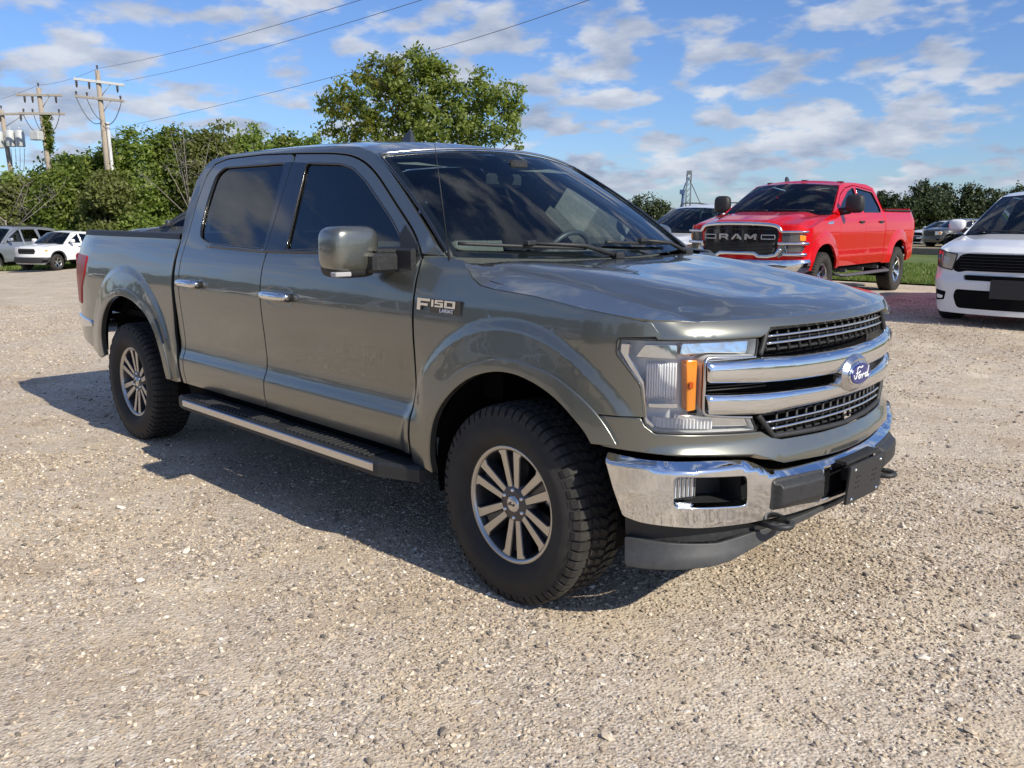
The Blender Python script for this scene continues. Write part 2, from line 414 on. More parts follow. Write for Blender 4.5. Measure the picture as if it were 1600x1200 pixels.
# ================================================================ car bodies
def smooth_table(pts, sig=0.012, lo=None, hi=None, step=0.002):
    pts = np.array(pts, float); t = np.arange(pts[0, 0]-.1, pts[-1, 0]+.1, step); y = np.interp(t, pts[:, 0], pts[:, 1])
    n = int(4*sig/step); k = np.exp(-.5*(np.arange(-n, n+1)*step/sig)**2); k /= k.sum()
    return t, np.convolve(np.pad(y, n, mode='edge'), k, 'valid')
class Body:
    def __init__(s, sect, W0, plan, arches, rear=(-4.45, -4.8, 0.09), sect2=None, mix=None):
        s.t, s.w = smooth_table(sect); s.W0 = W0; s.arches = arches; s.rear = rear
        s.w2 = smooth_table(sect2)[1] if sect2 else None; s.mix = mix
        P = np.array(plan, float); P = np.concatenate([P[::-1]*[-1, 1], P[1:]])
        d = np.r_[0, np.cumsum(np.hypot(*np.diff(P, axis=0).T))]; t = np.arange(0, d[-1], .002)
        Q = np.stack([np.interp(t, d, P[:, i]) for i in (0, 1)], 1); n = 60; k = np.exp(-.5*(np.arange(-n, n+1)/25.)**2); k /= k.sum()
        Q = np.concatenate([Q[0]-np.arange(n, 0, -1)[:, None]*(Q[1]-Q[0]), Q, Q[-1]+np.arange(1, n+1)[:, None]*(Q[-1]-Q[-2])])
        Q = np.stack([np.convolve(Q[:, i], k, 'valid') for i in (0, 1)], 1)
        d = np.r_[0, np.cumsum(np.hypot(*np.diff(Q, axis=0).T))]; i0 = np.argmin(abs(Q[:, 0])); s.s = d-d[i0]; s.Q = Q
        T = np.gradient(Q, axis=0); T /= np.linalg.norm(T, axis=1)[:, None]; s.Nn = np.stack([-T[:, 1], T[:, 0]], 1)
        h = Q[i0:]; o = np.argsort(h[:, 1]); s.cx = h[o, 1]; s.cy = h[o, 0]; s.xf = Q[i0, 1]
    def C(s, x): return np.interp(x, s.cx, s.cy)
    def X(s, y): return np.interp(np.abs(y), s.Q[s.s >= 0][:, 0], s.Q[s.s >= 0][:, 1])
    def sect(s, z, x=None):
        w = np.interp(z, s.t, s.w)
        if s.w2 is not None:
            m = s.mix(x); w = w*(1-m)+np.interp(z, s.t, s.w2)*m
        return w
    def W(s, x, z):
        x = np.asarray(x, float); z = np.asarray(z, float)
        w = s.sect(z, x)-(s.W0-np.minimum(s.C(x), s.W0))
        x0, x1, dw = s.rear; w = w-dw*np.clip((x0-x)/(x0-x1), 0, 1.3)**2.2
        for cx, cz, Rr, a in s.arches:
            r = np.hypot(x-cx, z-cz); b = sst(Rr+.02, Rr-.035, r)*a*.75+sst(Rr, Rr-.2, r)*a*1.1
            w = w+b*sst(cz-.25, cz+.05, z)*np.where(z < 1.25, 1, sst(1.34, 1.25, z))
        return w
    def side(s, sg, off=0.0): return lambda u, v: np.stack([u, sg*(s.W(u, v)+off), v+0*u], -1)
    def F(s, sv, z, off=0.0):
        a = np.abs(sv); Qh = [np.interp(sv, s.s, s.Q[:, i]) for i in (0, 1)]; Nh = [np.interp(sv, s.s, s.Nn[:, i]) for i in (0, 1)]
        lean = s.lean(z) if hasattr(s, 'lean') else 0
        b = sst(.7, 1.1, a); o = lean*(1-b)+(s.sect(z, 0.4+0*z)-s.W0)*b+off
        return np.stack([Qh[1]+Nh[1]*o, Qh[0]+Nh[0]*o, z+0*sv], -1)
    def front(s, off=0.0):
        if callable(off): return lambda u, v: s.F(u, v, off(u, v))
        return lambda u, v: s.F(u, v, off)
def mirror_s(P): return [(-a, b) for a, b in P]
def sym(P):
    """closed outline from its negative-s half, given top then bottom from the outer end: list of (s,z) from centre-top outward to centre-bottom"""
    return list(P)+[(-a, b) for a, b in P[::-1]]
SIDES = (('right', -1), ('left', 1))

def tyre_mesh(Rt, width, rim, blocks=60, rows=5, seed=1, detail=True):
    mb = MB(); h = width/2
    prof = [(rim-.012, -h*.68), (rim+.006, -h*.80), (rim+.012, -h*.86), (rim+(Rt-rim)*.22, -h*.985), (rim+(Rt-rim)*.30, -h*.992), (rim+(Rt-rim)*.32, -h*1.003), (rim+(Rt-rim)*.55, -h*1.0), (rim+(Rt-rim)*.57, -h*.985), (rim+(Rt-rim)*.74, -h*.965), (Rt-.034, -h*.90), (Rt-.018, -h*.80), (Rt-.012, -h*.5), (Rt-.010, 0)]
    if not detail: prof[-3:] = [(Rt-.012, -h*.80), (Rt, -h*.55), (Rt, 0)]
    prof = prof+[(a, -b) for a, b in prof[-2::-1]]
    mb.lathe(prof, 96 if detail else 40)
    if detail:
        rr = random.Random(seed)
        def blk(t0, t1, y0, y1, r0, r1, sk=0.0, dy=0.0):
            V = []
            for r_ in (r0, r1):
                q = .06 if r_ == r1 else 0
                for (t, y) in ((t0+q*(t1-t0), y0+q*(y1-y0)), (t1-q*(t1-t0), y0+q*(y1-y0)), (t1-q*(t1-t0)+sk, y1-q*(y1-y0)), (t0+q*(t1-t0)+sk, y1-q*(y1-y0))):
                    rl = r_
                    V.append((rl*cos(t), y, rl*sin(t)))
            mb.add(V, [(0, 1, 2, 3), (4, 7, 6, 5), (0, 4, 5, 1), (1, 5, 6, 2), (2, 6, 7, 3), (3, 7, 4, 0)])
        dt = 2*pi/blocks
        for k in range(blocks):
            t = k*dt
            for sg in (-1, 1):
                ln = .0 if k % 2 else .012
                # shoulder lug: top block and its claw down the sidewall
                V = []
                ts = (t+.10*dt, t+.84*dt)
                pf = [(Rt-.002, h*.50), (Rt-.001, h*.70), (Rt-.008, h*.86), (Rt-.026-ln*.7, h*.955), (Rt-.042-ln*1.2, h*.975)]
                inn = [(Rt-.016, h*.50), (Rt-.016, h*.70), (Rt-.022, h*.80), (Rt-.040, h*.90), (Rt-.046-ln*1.2, h*.945)]
                for tt in ts:
                    for r_, y in pf+inn[::-1]: V.append((r_*cos(tt), sg*y, r_*sin(tt)))
                n = 10; F = [(i, (i+1) % n, n+(i+1) % n, n+i) for i in range(n)]+[tuple(range(n))[::-1], tuple(range(n, 2*n))]
                if sg > 0: F = [f[::-1] for f in F]
                mb.add(V, F)
                blk(t+.05*dt, t+.62*dt, sg*h*.20, sg*h*.44, Rt-.014, Rt, sk=.35*dt)
            blk(t+.2*dt, t+.78*dt, -h*.15, h*.15, Rt-.014, Rt+.001, sk=-.4*dt)
    return mb.mesh('tyre', RUBBER)
def wheel_set(kind, Rt, width, rim):
    """meshes for one wheel; local axis y, outer face at -y"""
    yo = -width/2+.035; parts = {}
    parts['tyre'] = tyre_mesh(Rt, width, rim, detail=kind in ('twin', 'ram'), blocks=60 if kind == 'twin' else 56)
    mb = MB()
    lip = [(rim-.016, yo+.014), (rim-.014, yo+.002), (rim-.006, yo-.004), (rim+.004, yo-.006), (rim+.008, yo+.004), (rim+.004, yo+.018), (rim-.012, yo+.03)]
    mb.lathe(lip, 72, mat=0)
    mb.lathe([(rim-.016, yo+.014), (rim-.022, yo+.03), (rim-.036, yo+.12), (rim-.05, yo+.2), (rim-.05, -yo)], 48, mat=1)
    mb.lathe([(.0, yo+.15), (rim-.04, yo+.16)], 32, mat=2)
    def arm(poly2, y_hub, y_lip, depth, r_hub, r_lip, ang, front=0, side=1):
        P = resample(np.array(poly2), .03); n = len(P)
        def yy(r_): return y_hub+(y_lip-y_hub)*np.clip((r_-r_hub)/(r_lip-r_hub), 0, 1)
        e = np.roll(P, -1, 0)-P; A = 0.5*np.sum(P[:, 0]*np.roll(P[:, 1], -1)-np.roll(P[:, 0], -1)*P[:, 1])
        if A < 0: P = P[::-1]
        Pi = offset2(P, -.0035); Po = offset2(P, .004); V = []
        for Q, d in ((Pi, 0), (P, .0035), (Po, depth)):
            for r_, w in Q:
                x, z = r_*cos(ang)-w*sin(ang), r_*sin(ang)+w*cos(ang); V.append((x, yy(r_)+d, z))
        # seen from -y with x right, z up the polygon is CCW -> normal points to -y when reversed order is used
        mb.add(V[:n], [tuple(range(n))], front); mb.add(V, [(q*n+i, (q+1)*n+i, (q+1)*n+(i+1) % n, q*n+(i+1) % n) for q in range(2) for i in range(n)], side)
    if kind == 'twin':
        for k in range(6):
            a = pi/2+k*pi/3+.06
            for j in (-1, 1):
                arm([(.052, j*.001), (.066, j*.033), (.12, j*.0425), (.194, j*.056), (.207, j*.069), (.224, j*.064), (.224, j*.019), (.200, j*.017), (.12, j*.0080), (.085, j*.004)], yo+.020, yo+.006, .045, .07, .22, a, 0, 1)
            arm([(.075, -.018), (.075, .018), (.20, .034), (.20, -.034)], yo+.038, yo+.026, .02, .07, .22, a, 1, 1)
        mb.lathe([(.030, yo+.016), (.068, yo+.018), (.084, yo+.028), (.095, yo+.06)], 48, mat=1)
    elif kind == 'ram':
        for k in range(6):
            a = k*pi/3+.3
            arm([(.05, -.03), (.05, .03), (.12, .022), (rim-.03, .038), (rim-.02, .05), (rim-.02, -.05), (rim-.03, -.038), (.12, -.022)], yo+.05, yo+.012, .05, .07, rim-.02, a, 0, 0)
        mb.lathe([(.0, yo+.03), (.05, yo+.035), (.085, yo+.05), (.10, yo+.09)], 32, mat=0)
    else:
        for k in range(5):
            a = k*2*pi/5+.2
            arm([(.04, -.02), (.04, .02), (rim-.02, .045), (rim-.02, -.045)], yo+.04, yo+.010, .045, .05, rim-.02, a, 0, 1)
        mb.lathe([(.0, yo+.03), (.05, yo+.035), (.075, yo+.07)], 24, mat=0)
    fm = {'twin': (WHEELS, WHEELD, DARKP), 'ram': (CHROME, WHEELD, DARKP), 'dark': (WHEELD, GLOSSB, DARKP), 'silver': (WHEELS, WHEELD, DARKP)}[kind]
    parts['wheel'] = mb.mesh('wheel', list(fm))
    mb = MB()
    if kind == 'twin':
        mb.lathe([(0, yo+.006), (.026, yo+.007), (.033, yo+.011), (.036, yo+.018), (.036, yo+.03)], 32); parts['centre_cap'] = mb.mesh('centre_cap', BRIGHT)
        mb = MB(); mb.lathe([(0, yo-.004), (.004, yo-.004), (.008, yo+.000), (.0105, yo+.010), (.0105, yo+.022)], 12); parts['lug_nut'] = mb.mesh('lug_nut', CHROME)
        mb = MB(); mb.lathe([(0, yo+.10), (.16, yo+.10), (.165, yo+.105), (.165, yo+.125), (0, yo+.125)], 40); mb.box((.12, yo+.11, .09), (.09, .07, .12), ch=.015); parts['brake_disc'] = mb.mesh('brake_disc', BRIGHT)
    return parts
def add_wheels(car, ws, spots, Rt, prefix_rot=(0.1, 1.3, 2.2, 0.7), yo=-.10, logo=False):
    for i, (x, y, steer) in enumerate(spots):
        w = link_mesh('wheel', ws['wheel'], car, (x, y, Rt-.006))
        flip = pi if y > 0 else 0
        w.rotation_euler = (0, prefix_rot[i % 4] if i else 0.0, 0)
        M_ = Matrix.Rotation(steer+flip, 4, 'Z') @ Matrix.Rotation(prefix_rot[i % 4] if i else 0.0, 4, 'Y')
        w.matrix_local = Matrix.Translation((x, y, Rt-.006)) @ M_
        link_mesh('tyre', ws['tyre'], w)
        if 'centre_cap' in ws:
            link_mesh('centre_cap', ws['centre_cap'], w); link_mesh('brake_disc', ws['brake_disc'], w)
            for k in range(6):
                a = k*pi/3+pi/6+.06; link_mesh('lug_nut', ws['lug_nut'], w, (.057*cos(a), .012, .057*sin(a)))
# ================================================================ the grey-green pickup in front
PAINT = paint('grey_green_paint', (0.192, 0.197, 0.175), 0.77, 0.28, dustamt=0.14)
sect_d = [(.36, .93), (.42, .950), (.50, .972), (.58, .985), (.655, .984), (.705, .960), (.76, .954), (.90, .964), (1.02, .975), (1.10, .978), (1.18, .970), (1.26, .952), (1.32, .928), (1.36, .911), (1.60, .808), (1.80, .722), (1.86, .695), (1.885, .675), (1.90, .65), (1.93, .60)]
sect_f = [(.36, .94), (.50, .968), (.60, .975), (.70, .978), (.80, .976), (.90, .974), (1.02, .975), (1.10, .975), (1.18, .966), (1.26, .946), (1.32, .930), (1.36, .911), (1.42, .90), (1.80, .722), (1.86, .695), (1.885, .675), (1.90, .65), (1.93, .60)]
B = Body(sect_d, .98, [(0, .905), (.2, .894), (.4, .862), (.52, .83), (.65, .785), (.77, .73), (.85, .675), (.91, .605), (.95, .52), (.975, .42), (.985, .3), (.985, -.3)],
         [(0.0, .45, .68, .018), (-3.683, .50, .68, .020)], rear=(-4.30, -4.80, 0.075), sect2=sect_f,
         mix=lambda x: sst(-.62, -.50, x)+sst(-2.90, -3.0, x))
B.lean = lambda z: -.35*np.maximum(z-.98, 0)**1.5-.012
truck = thing('pickup_truck', 'large grey-green crew cab pickup with chrome bumper, parked in the foreground on gravel', 'pickup truck')
op_f = [(.439, .742), (.411, .783), (.35, .835), (.266, .889), (.159, .929), (.047, .949), (-.07, .94), (-.206, .893), (-.325, .806), (-.408, .702), (-.446, .575), (-.449, .442)]
fl_f = [(-.491, .455), (-.492, .56), (-.478, .640), (-.435, .753), (-.337, .858), (-.219, .935), (-.08, .983), (.047, .996), (.223, .973), (.348, .92), (.428, .867), (.488, .804), (.525, .745)]
op_r = [(-3.08, .503), (-3.108, .654), (-3.176, .786), (-3.284, .895), (-3.426, .962), (-3.57, .995), (-3.715, 1.002), (-3.88, .955), (-4.00, .86), (-4.06, .75), (-4.075, .64), (-4.06, .55)]
fl_r = [(-4.115, .535), (-4.125, .65), (-4.11, .78), (-4.05, .90), (-3.93, .995), (-3.73, 1.048), (-3.56, 1.045), (-3.40, 1.005), (-3.24, .93), (-3.13, .80), (-3.06, .655), (-3.03, .505)]
def ch_smooth(P, n=3):
    P = np.array(P, float)
    for _ in range(n): P = np.concatenate([P[:1], np.stack([.75*P[:-1]+.25*P[1:], .25*P[:-1]+.75*P[1:]], 1).reshape(-1, 2), P[-1:]])
    return P.tolist()
opf, flf, opr, flr = [ch_smooth(q, 2) for q in (op_f, fl_f, op_r, fl_r)]
fender = [(-.60, .455), (-.592, .70), (-.585, 1.10), (-.592, 1.352), (-.47, 1.362), (-.33, 1.352), (-.255, 1.285), (-.20, 1.258), (-.12, 1.247), (.1, 1.235), (.35, 1.208), (.50, 1.190), (.602, 1.172), (.632, 1.128), (.506, 1.119), (.496, 1.060), (.583, .955), (.598, .845), (.36, .845)]+[q for q in opf if q[1] < .85 and q[0] > 0][-1:]+[q for q in opf if not (q[0] > .33)]
door_f = [(-.615, .49), (-.604, .70), (-.597, 1.10)]+ch_smooth([(-.604, 1.352), (-.70, 1.450), (-.909, 1.582), (-1.145, 1.734), (-1.317, 1.806), (-1.50, 1.838), (-1.925, 1.856)])+[ (-1.895, 1.60), (-1.878, 1.05), (-1.872, .50)]
door_r = [(-1.880, .50), (-1.886, 1.05), (-1.903, 1.60), (-1.934, 1.857), (-2.30, 1.868), (-2.70, 1.862), (-2.84, 1.835), (-2.895, 1.77), (-2.905, 1.62), (-2.875, 1.42), (-2.862, 1.30), (-2.862, .70), (-2.845, .50)]
rf_edge = [(-1.15, 1.812), (-1.24, 1.838), (-1.36, 1.866), (-1.60, 1.884), (-1.97, 1.896), (-2.40, 1.899), (-2.72, 1.892), (-2.90, 1.872), (-2.975, 1.82)]
cabframe = [(-.47, 1.368), (-.80, 1.590), (-1.05, 1.750)]+rf_edge+[(-3.012, 1.741), (-2.990, 1.56), (-2.945, 1.40), (-2.925, 1.25), (-2.925, .80), (-2.895, .50), (-2.853, .50), (-2.870, .70), (-2.870, 1.30), (-2.883, 1.42), (-2.913, 1.62), (-2.903, 1.775), (-2.845, 1.843), (-2.70, 1.870), (-2.30, 1.876)]+ch_smooth([(-1.93, 1.865), (-1.50, 1.846), (-1.31, 1.814), (-1.138, 1.742), (-.902, 1.590), (-.692, 1.459), (-.604, 1.368)])
bed = [(-2.955, 1.385), (-2.972, 1.25), (-2.972, .80), (-2.935, .50)]+[(-3.0, .49)]+opr+[(-4.16, .515), (-4.32, .555), (-4.60, .60), (-4.72, .64), (-4.775, .80), (-4.745, 1.05), (-4.735, 1.24), (-4.70, 1.33), (-4.60, 1.385), (-4.50, 1.395)]
win_f = [(-1.71, 1.352), (-.74, 1.390), (-.79, 1.437), (-.895, 1.512), (-1.19, 1.690), (-1.332, 1.757), (-1.453, 1.784), (-1.79, 1.802)]
win_r = [(-1.93, 1.352), (-2.57, 1.366), (-2.700, 1.395), (-2.738, 1.45), (-2.775, 1.62), (-2.775, 1.765), (-2.70, 1.812), (-2.00, 1.812)]
wf = rounded(win_f, .03); wr = rounded(win_r, .05)
roofz = lambda x: np.interp(x, [q[0] for q in rf_edge][::-1], [q[1] for q in rf_edge][::-1])
def hood_edge(x): return np.interp(x, [-.47, -.33, -.255, -.20, -.12, .1, .35, .50, .602, .64, .9], [1.352, 1.352, 1.285, 1.258, 1.247, 1.235, 1.208, 1.190, 1.176, 1.175, 1.175])
_zt, _zv = smooth_table([(-.1, 1.174), (.03, 1.175), (.07, 1.193), (.12, 1.212), (.2, 1.236), (.35, 1.265), (.5, 1.289), (.7, 1.317), (.9, 1.337), (1.2, 1.352), (1.4, 1.356)], .008)
def hoodz(x, y):
    a = np.abs(y); ac = np.minimum(a, .78); sl = (B.X(ac+.01)-B.X(ac-.01))/.02; d = (B.X(ac)-x)/np.sqrt(1+sl*sl)
    z = np.interp(d, _zt, _zv); yr = .49+.17*sst(.0, 1.0, d)
    z = z-.016*sst(yr-.008, yr+.20, a)*sst(.035, .20, d)-.014*(1-sst(yr-.30, yr-.02, a))*sst(.05, .35, d)
    y0 = .735+.06*sst(-.15, -.4, x)-.03*sst(.3, .6, x); t_ = (a-y0)/(.950-y0); k = np.clip(.5*(t_+np.sqrt(t_*t_+.006))-.012, 0, 1)
    return z*(1-k)+hood_edge(x)*k
def hood_f(off=0.0): return lambda u, v: np.stack([u, v, hoodz(u, v)+off], -1)
def nose(sv, z, o):
    Qh = [np.interp(sv, B.s, B.Q[:, i]) for i in (0, 1)]; Nh = [np.interp(sv, B.s, B.Nn[:, i]) for i in (0, 1)]
    return np.stack([Qh[1]+Nh[1]*o, Qh[0]+Nh[0]*o, z+0*sv], -1)
def o_nose(sv, z):
    a = np.abs(sv); q = np.clip((z-1.118)/.057, 0, 1.2); b = sst(.84, 1.0, a)
    return (.002-.030*q**1.5)*(1-b)+(-.008-.008*q)*b
_hx = np.array([-.385, -.33, -.255, -.20, -.12, .0, .1, .25, .35, .45, .50, .55, .583])
_side = [(x, -(float(B.W(x, hood_edge(x)))-.006)) for x in _hx]
_frs = np.linspace(-.995, 0, 30); _fr = nose(_frs, np.full(30, 1.175), o_nose(_frs, np.full(30, 1.175)))
_half = [(-.205, 0.0), (-.215, -.30), (-.26, -.60), (-.325, -.78)]+_side+[(float(q[0]), float(q[1])) for q in _fr[:-1]]
hood_o = _half+[(x, -y) for x, y in _half[::-1] if abs(y) > 1e-6]+[]
hood_o = [(.905-.012, 0.0)][:0]+hood_o
# windshield: width parameter a (metres at the base), height parameter t
def ws_f(off=0.0):
    def f(a, t):
        u = a/.86; q = t/.9
        b = np.stack([-.285-.19*u*u, .872*u, 1.342+.022*u*u], -1); c = np.stack([-1.035-.135*u**2, .708*u, 1.866-.050*u*u], -1)
        m = b*(1-q)[:, None]+c*q[:, None]; n = np.array([.58, 0, .81]); bow = .022*4*q*(1-q)+off
        return m+bow[:, None]*n
    return f
def both(fn):
    for nm, sg in SIDES: fn(sg)
def build_sides(sg):
    hint = (0, sg, 0)
    f0 = B.side(sg)
    rings = np.array([(cx+r*cos(t), cz+r*sin(t)) for cx, cz in ((0, .45), (-3.683, .50)) for r in (.60, .625, .645, .66, .675, .69, .70) for t in np.arange(0, pi, .04)])
    MB_ = MB(); patch(MB_, fender, f0, hint, .026, extra=rings); MB_.build('fender', PAINT, truck)
    mb = MB(); patch(mb, flf+opf, B.side(sg, .013), hint, .02, depth=.03, edge=.005); mb.build('wheel_arch_flare', PAINT, truck)
    mb = MB(); patch(mb, bed, f0, hint, .028, extra=rings); o = mb.build('bed_side', PAINT, truck)
    mb = MB(); patch(mb, flr+opr, B.side(sg, .012), hint, .02, depth=.03, edge=.005); mb.build('wheel_arch_flare', PAINT, truck)
    mb = MB(); patch(mb, cabframe, f0, hint, .026, inset=.0015); mb.build('cab_frame', PAINT, truck)
    for nm, dr, wn_ in (('front_door', door_f, wf), ('rear_door', door_r, wr)):
        mb = MB(); patch(mb, rounded(dr, [0 if v < .6 else .05 for _, v in dr]), f0, hint, .026, holes=[wn_], depth=.02)
        d = mb.build(nm, PAINT, truck)
        mb = MB(); patch(mb, offset2(resample(wn_, .03), .006), B.side(sg, -.012), hint, .05, depth=0); mb.build('window_pane', PRIV, d)
        mb = MB(); outline_tube(mb, wn_, B.side(sg, -.003), .0065); mb.build('window_seal', GLOSSB, d)
        # handle: recessed cup, chrome lever
        hx0, hx1, hz = (-1.87+.03, -1.54, 1.118) if nm == 'front_door' else (-2.83, -2.54, 1.128)
        hl = hx1-hx0; xc = (hx0+hx1)/2; wy = float(B.W(xc, hz))
        mb = MB(); cup = rounded([(xc-hl*.50, hz-.052), (xc+hl*.46, hz-.052), (xc+hl*.46, hz+.052), (xc-hl*.50, hz+.052)], .04)
        def cupf(u, v): 
            d2 = np.hypot((u-xc)/(hl*.5), (v-hz)/.055); return np.stack([u, sg*(B.W(u, v)+.0015-.022*sst(1.0, .45, d2)), v], -1)
        patch(mb, cup, cupf, hint, .012, depth=.002); mb.build('handle_cup', PAINT, d)
        xs = np.linspace(hx0+.015, hx1-.03, 14); q = (xs-xs[0])/(xs[-1]-xs[0])
        mb = MB(); P = [(x, sg*(wy+.010+.026*(1-(2*t-1)**4)), hz+.004) for x, t in zip(xs, q)]
        mb.tube(P, [.024+.009*(1-(2*t-1)**6) for t in q], 12, flat=.75); 
        mb.tube([(xs[-1]-.045, sg*(wy+.018), hz), (xs[-1]+.004, sg*(wy+.018), hz)], .021, 12, mat=1)
        mb.build('door_handle', [CHROME, BLACKP], d)
        if nm == 'front_door': 
            fd = d
            mb = MB(); patch(mb, [(-1.712, 1.350), (-1.90, 1.349), (-1.925, 1.812), (-1.79, 1.803)], B.side(sg, .0035), hint, .05, depth=.003, inset=0); mb.build('pillar_trim', GLOSSB, d)
            mb = MB(); patch(mb, [(-.735, 1.362), (-.625, 1.362), (-.64, 1.40), (-.78, 1.492), (-.80, 1.44)], B.side(sg, .006), hint, .04, depth=.01); mb.build('mirror_sail', BLACKP, d)
        else:
            mb = MB(); patch(mb, [(-1.906, 1.349), (-1.935, 1.35), (-2.005, 1.814), (-1.932, 1.814)], B.side(sg, .0035), hint, .05, depth=.003, inset=0); mb.build('pillar_trim', GLOSSB, d)
    # belt seal under the glass
    mb = MB(); xs = np.linspace(-2.58, -.70, 40); zz = np.interp(xs, [-2.58, -1.93, -.70], [1.352, 1.340, 1.366])
    mb.tube([(x, sg*(float(B.W(x, z))+.004), z) for x, z in zip(xs, zz)], .007, 6); mb.build('belt_moulding', GLOSSB, truck)
    # dark inner shell behind the shut lines, wheel wells
    mb = MB(); inner = [(-.55, .42), (-.55, 1.33), (.45, 1.18), (.50, .86), (.40, .86)]+[(q[0]*1.04, q[1]+.02) for q in opf if q[0] < .4]
    patch(mb, inner, B.side(sg, -.05), hint, .12, depth=0)
    patch(mb, [(-.50, .40), (-2.96, .40), (-2.96, 1.33), (-.50, 1.33)], B.side(sg, -.05), hint, .12, depth=0)
    patch(mb, [(-2.90, .47), (-2.90, 1.36), (-4.60, 1.36), (-4.66, .72), (-4.15, .56), (-4.10, .75), (-3.95, .93), (-3.7, 1.03), (-3.45, 1.0), (-3.2, .86), (-3.05, .60), (-3.02, .47)], B.side(sg, -.06), hint, .12, depth=0)
    for cx, cz, r_ in ((0.0, .46, .50), (-3.58, .50, .505)):
        th = np.linspace(-.25, pi+.25, 28); V = []; 
        for yv in (B.W0-.055, .52):
            for t in th: V.append((cx+(r_+(.0))*cos(t), sg*yv, cz+r_*sin(t)))
        n = len(th); F = [(i, i+1, n+i+1, n+i) for i in range(n-1)]; c = len(V); V.append((cx, sg*.52, cz-.1))
        F += [(n+i, n+i+1, c) for i in range(n-1)]; mb.add(V, F, 0, True)
    mb.build('inner_body', DARKP, truck)
    # running board
    mb = MB(); x0, x1 = -2.78, -.50; yb = .945
    top = [(x0, .93), (x0, 1.06), (x0+.10, 1.085), (x1-.22, 1.085), (x1-.02, 1.01), (x1, .93)]
    mb.prism([(x, sg*y) for x, y in top], .452, .385, axis='z', ch=.012)
    mb.box((-.95, sg*.88, .40), (.10, .16, .05)); mb.box((-1.7, sg*.88, .40), (.10, .16, .05)); mb.box((-2.5, sg*.88, .40), (.10, .16, .05))
    rb = mb.build('running_board', BLACKP, truck)
    mb = MB()
    for k in range(48):
        x = -2.66+k*.039
        if abs(x+1.62) < .07: continue
        mb.box((x, sg*1.005, .4560), (.020, .118, .012), ch=.003)
    tag(mb.build('step_rib', BLACKP, rb), kind='stuff')
    mb = MB(); mb.box(((x0+.12+x1-.25)/2, sg*1.089, .424), (x1-.25-x0-.12, .010, .040), ch=.004); mb.build('chrome_strip', BRIGHT, rb)
    # mirror
    mb = MB(); cx, cy, cz = -.865, sg*1.105, 1.372
    def sup(c, s_, e=3.2, n=28, m=18, mat=0, cut=None):
        V = []; 
        for i in range(m+1):
            ph = -pi/2+pi*i/m
            for k in range(n):
                t = 2*pi*k/n; g = lambda v, p: np.sign(v)*abs(v)**(2/p)
                V.append((c[0]+s_[0]*g(cos(ph), e)*g(cos(t), e), c[1]+s_[1]*g(cos(ph), e)*g(sin(t), e), c[2]+s_[2]*g(sin(ph), e)))
        F = [(i*n+k, i*n+(k+1) % n, (i+1)*n+(k+1) % n, (i+1)*n+k) for i in range(m) for k in range(n)]
        mb.add(V, F, mat, True)
    sup((cx, cy, cz+.014), (.085, .122, .100), 4.2); cap_ = mb.build('wing_mirror', PAINT, fd)
    mb = MB(); sup((cx-.012, cy-sg*.004, cz-.040), (.080, .111, .070), 4.4); 
    mb.box((cx+.065, sg*.975, cz-.045), (.13, .18, .085), ch=.014); mb.box((cx+.07, sg*.965, cz+.004), (.10, .15, .02), ch=.006)
    mb.box((cx+.16, sg*.925, cz-.03), (.15, .03, .10), ch=.012)
    mb.build('mirror_housing', BLACKP, fd)
    mb = MB(); mb.box((cx-.086, cy, cz-.0), (.006, .17, .14), ch=.002); mb.build('mirror_glass', CHROME, fd)
    mb = MB(); mb.box((cx+.055, cy+sg*.080, cz-.090), (.045, .080, .020), ch=.004); mb.build('mirror_lamp', LIGHTG, fd)
both(build_sides)
# ------------------------------------------------ hood, roof, glass
mb = MB(); patch(mb, hood_o, hood_f(), (0, 0, 1), .03, depth=.012, edge=.001, inset=.0005)
_nt = [(-1.003, 1.1755), (1.003, 1.1755), (.955, 1.120), (.560, 1.117), (.530, 1.130), (.505, 1.150), (-.505, 1.150), (-.530, 1.130), (-.560, 1.117), (-.955, 1.120)]
patch(mb, _nt, lambda u, v: nose(u, v, o_nose(u, v)), (1, 0, 0), .014, depth=.03, edge=.003, inset=0); mb.build('hood', PAINT, truck)
def roof_f(off=0.0):
    def f(u, v):
        ze = roofz(u); wr_ = B.sect(ze, u)-.003; q = v/wr_
        crown = np.interp(u, [-2.98, -2.8, -2.2, -1.6, -1.15, -1.0], [.035, .048, .056, .056, .048, .046])
        ze = ze - .5*np.maximum(0, u+1.15)**1.2*.5
        return np.stack([u, v, ze+crown*(1-np.abs(q)**2.3)+off], -1)
    return f
rx = np.array([q[0] for q in rf_edge]); rw = [float(B.sect(np.array(z), np.array(x)))-.006 for x, z in rf_edge]
hd = [(-1.045-.135*(u*u), u*.69) for u in np.linspace(-1, 1, 13)]
roof_o = [(x, -w) for x, w in zip(rx, rw)][::-1]+hd[1:-1]+[(x, w) for x, w in zip(rx, rw)]
mb = MB(); patch(mb, roof_o, roof_f(), (0, 0, 1), .035, depth=.02, edge=.004, inset=.001); mb.build('roof', PAINT, truck)
wso = rounded([(-.86, .0), (.86, .0), (.86, .9), (-.86, .9)], .03)
mb = MB(); patch(mb, wso, ws_f(-.004), (1, 0, 1), .05, depth=.004, inset=.004); ws = mb.build('windshield', WSH, truck)
mb = MB(); patch(mb, wso, ws_f(-.0065), (1, 0, 1), .05, holes=[rounded([(-.805, .055), (.805, .055), (.80, .865), (.11, .865), (.08, .80), (-.08, .80), (-.11, .865), (-.80, .865)], .03)], depth=.001, inset=.005); mb.build('black_border', GLOSSB, ws)
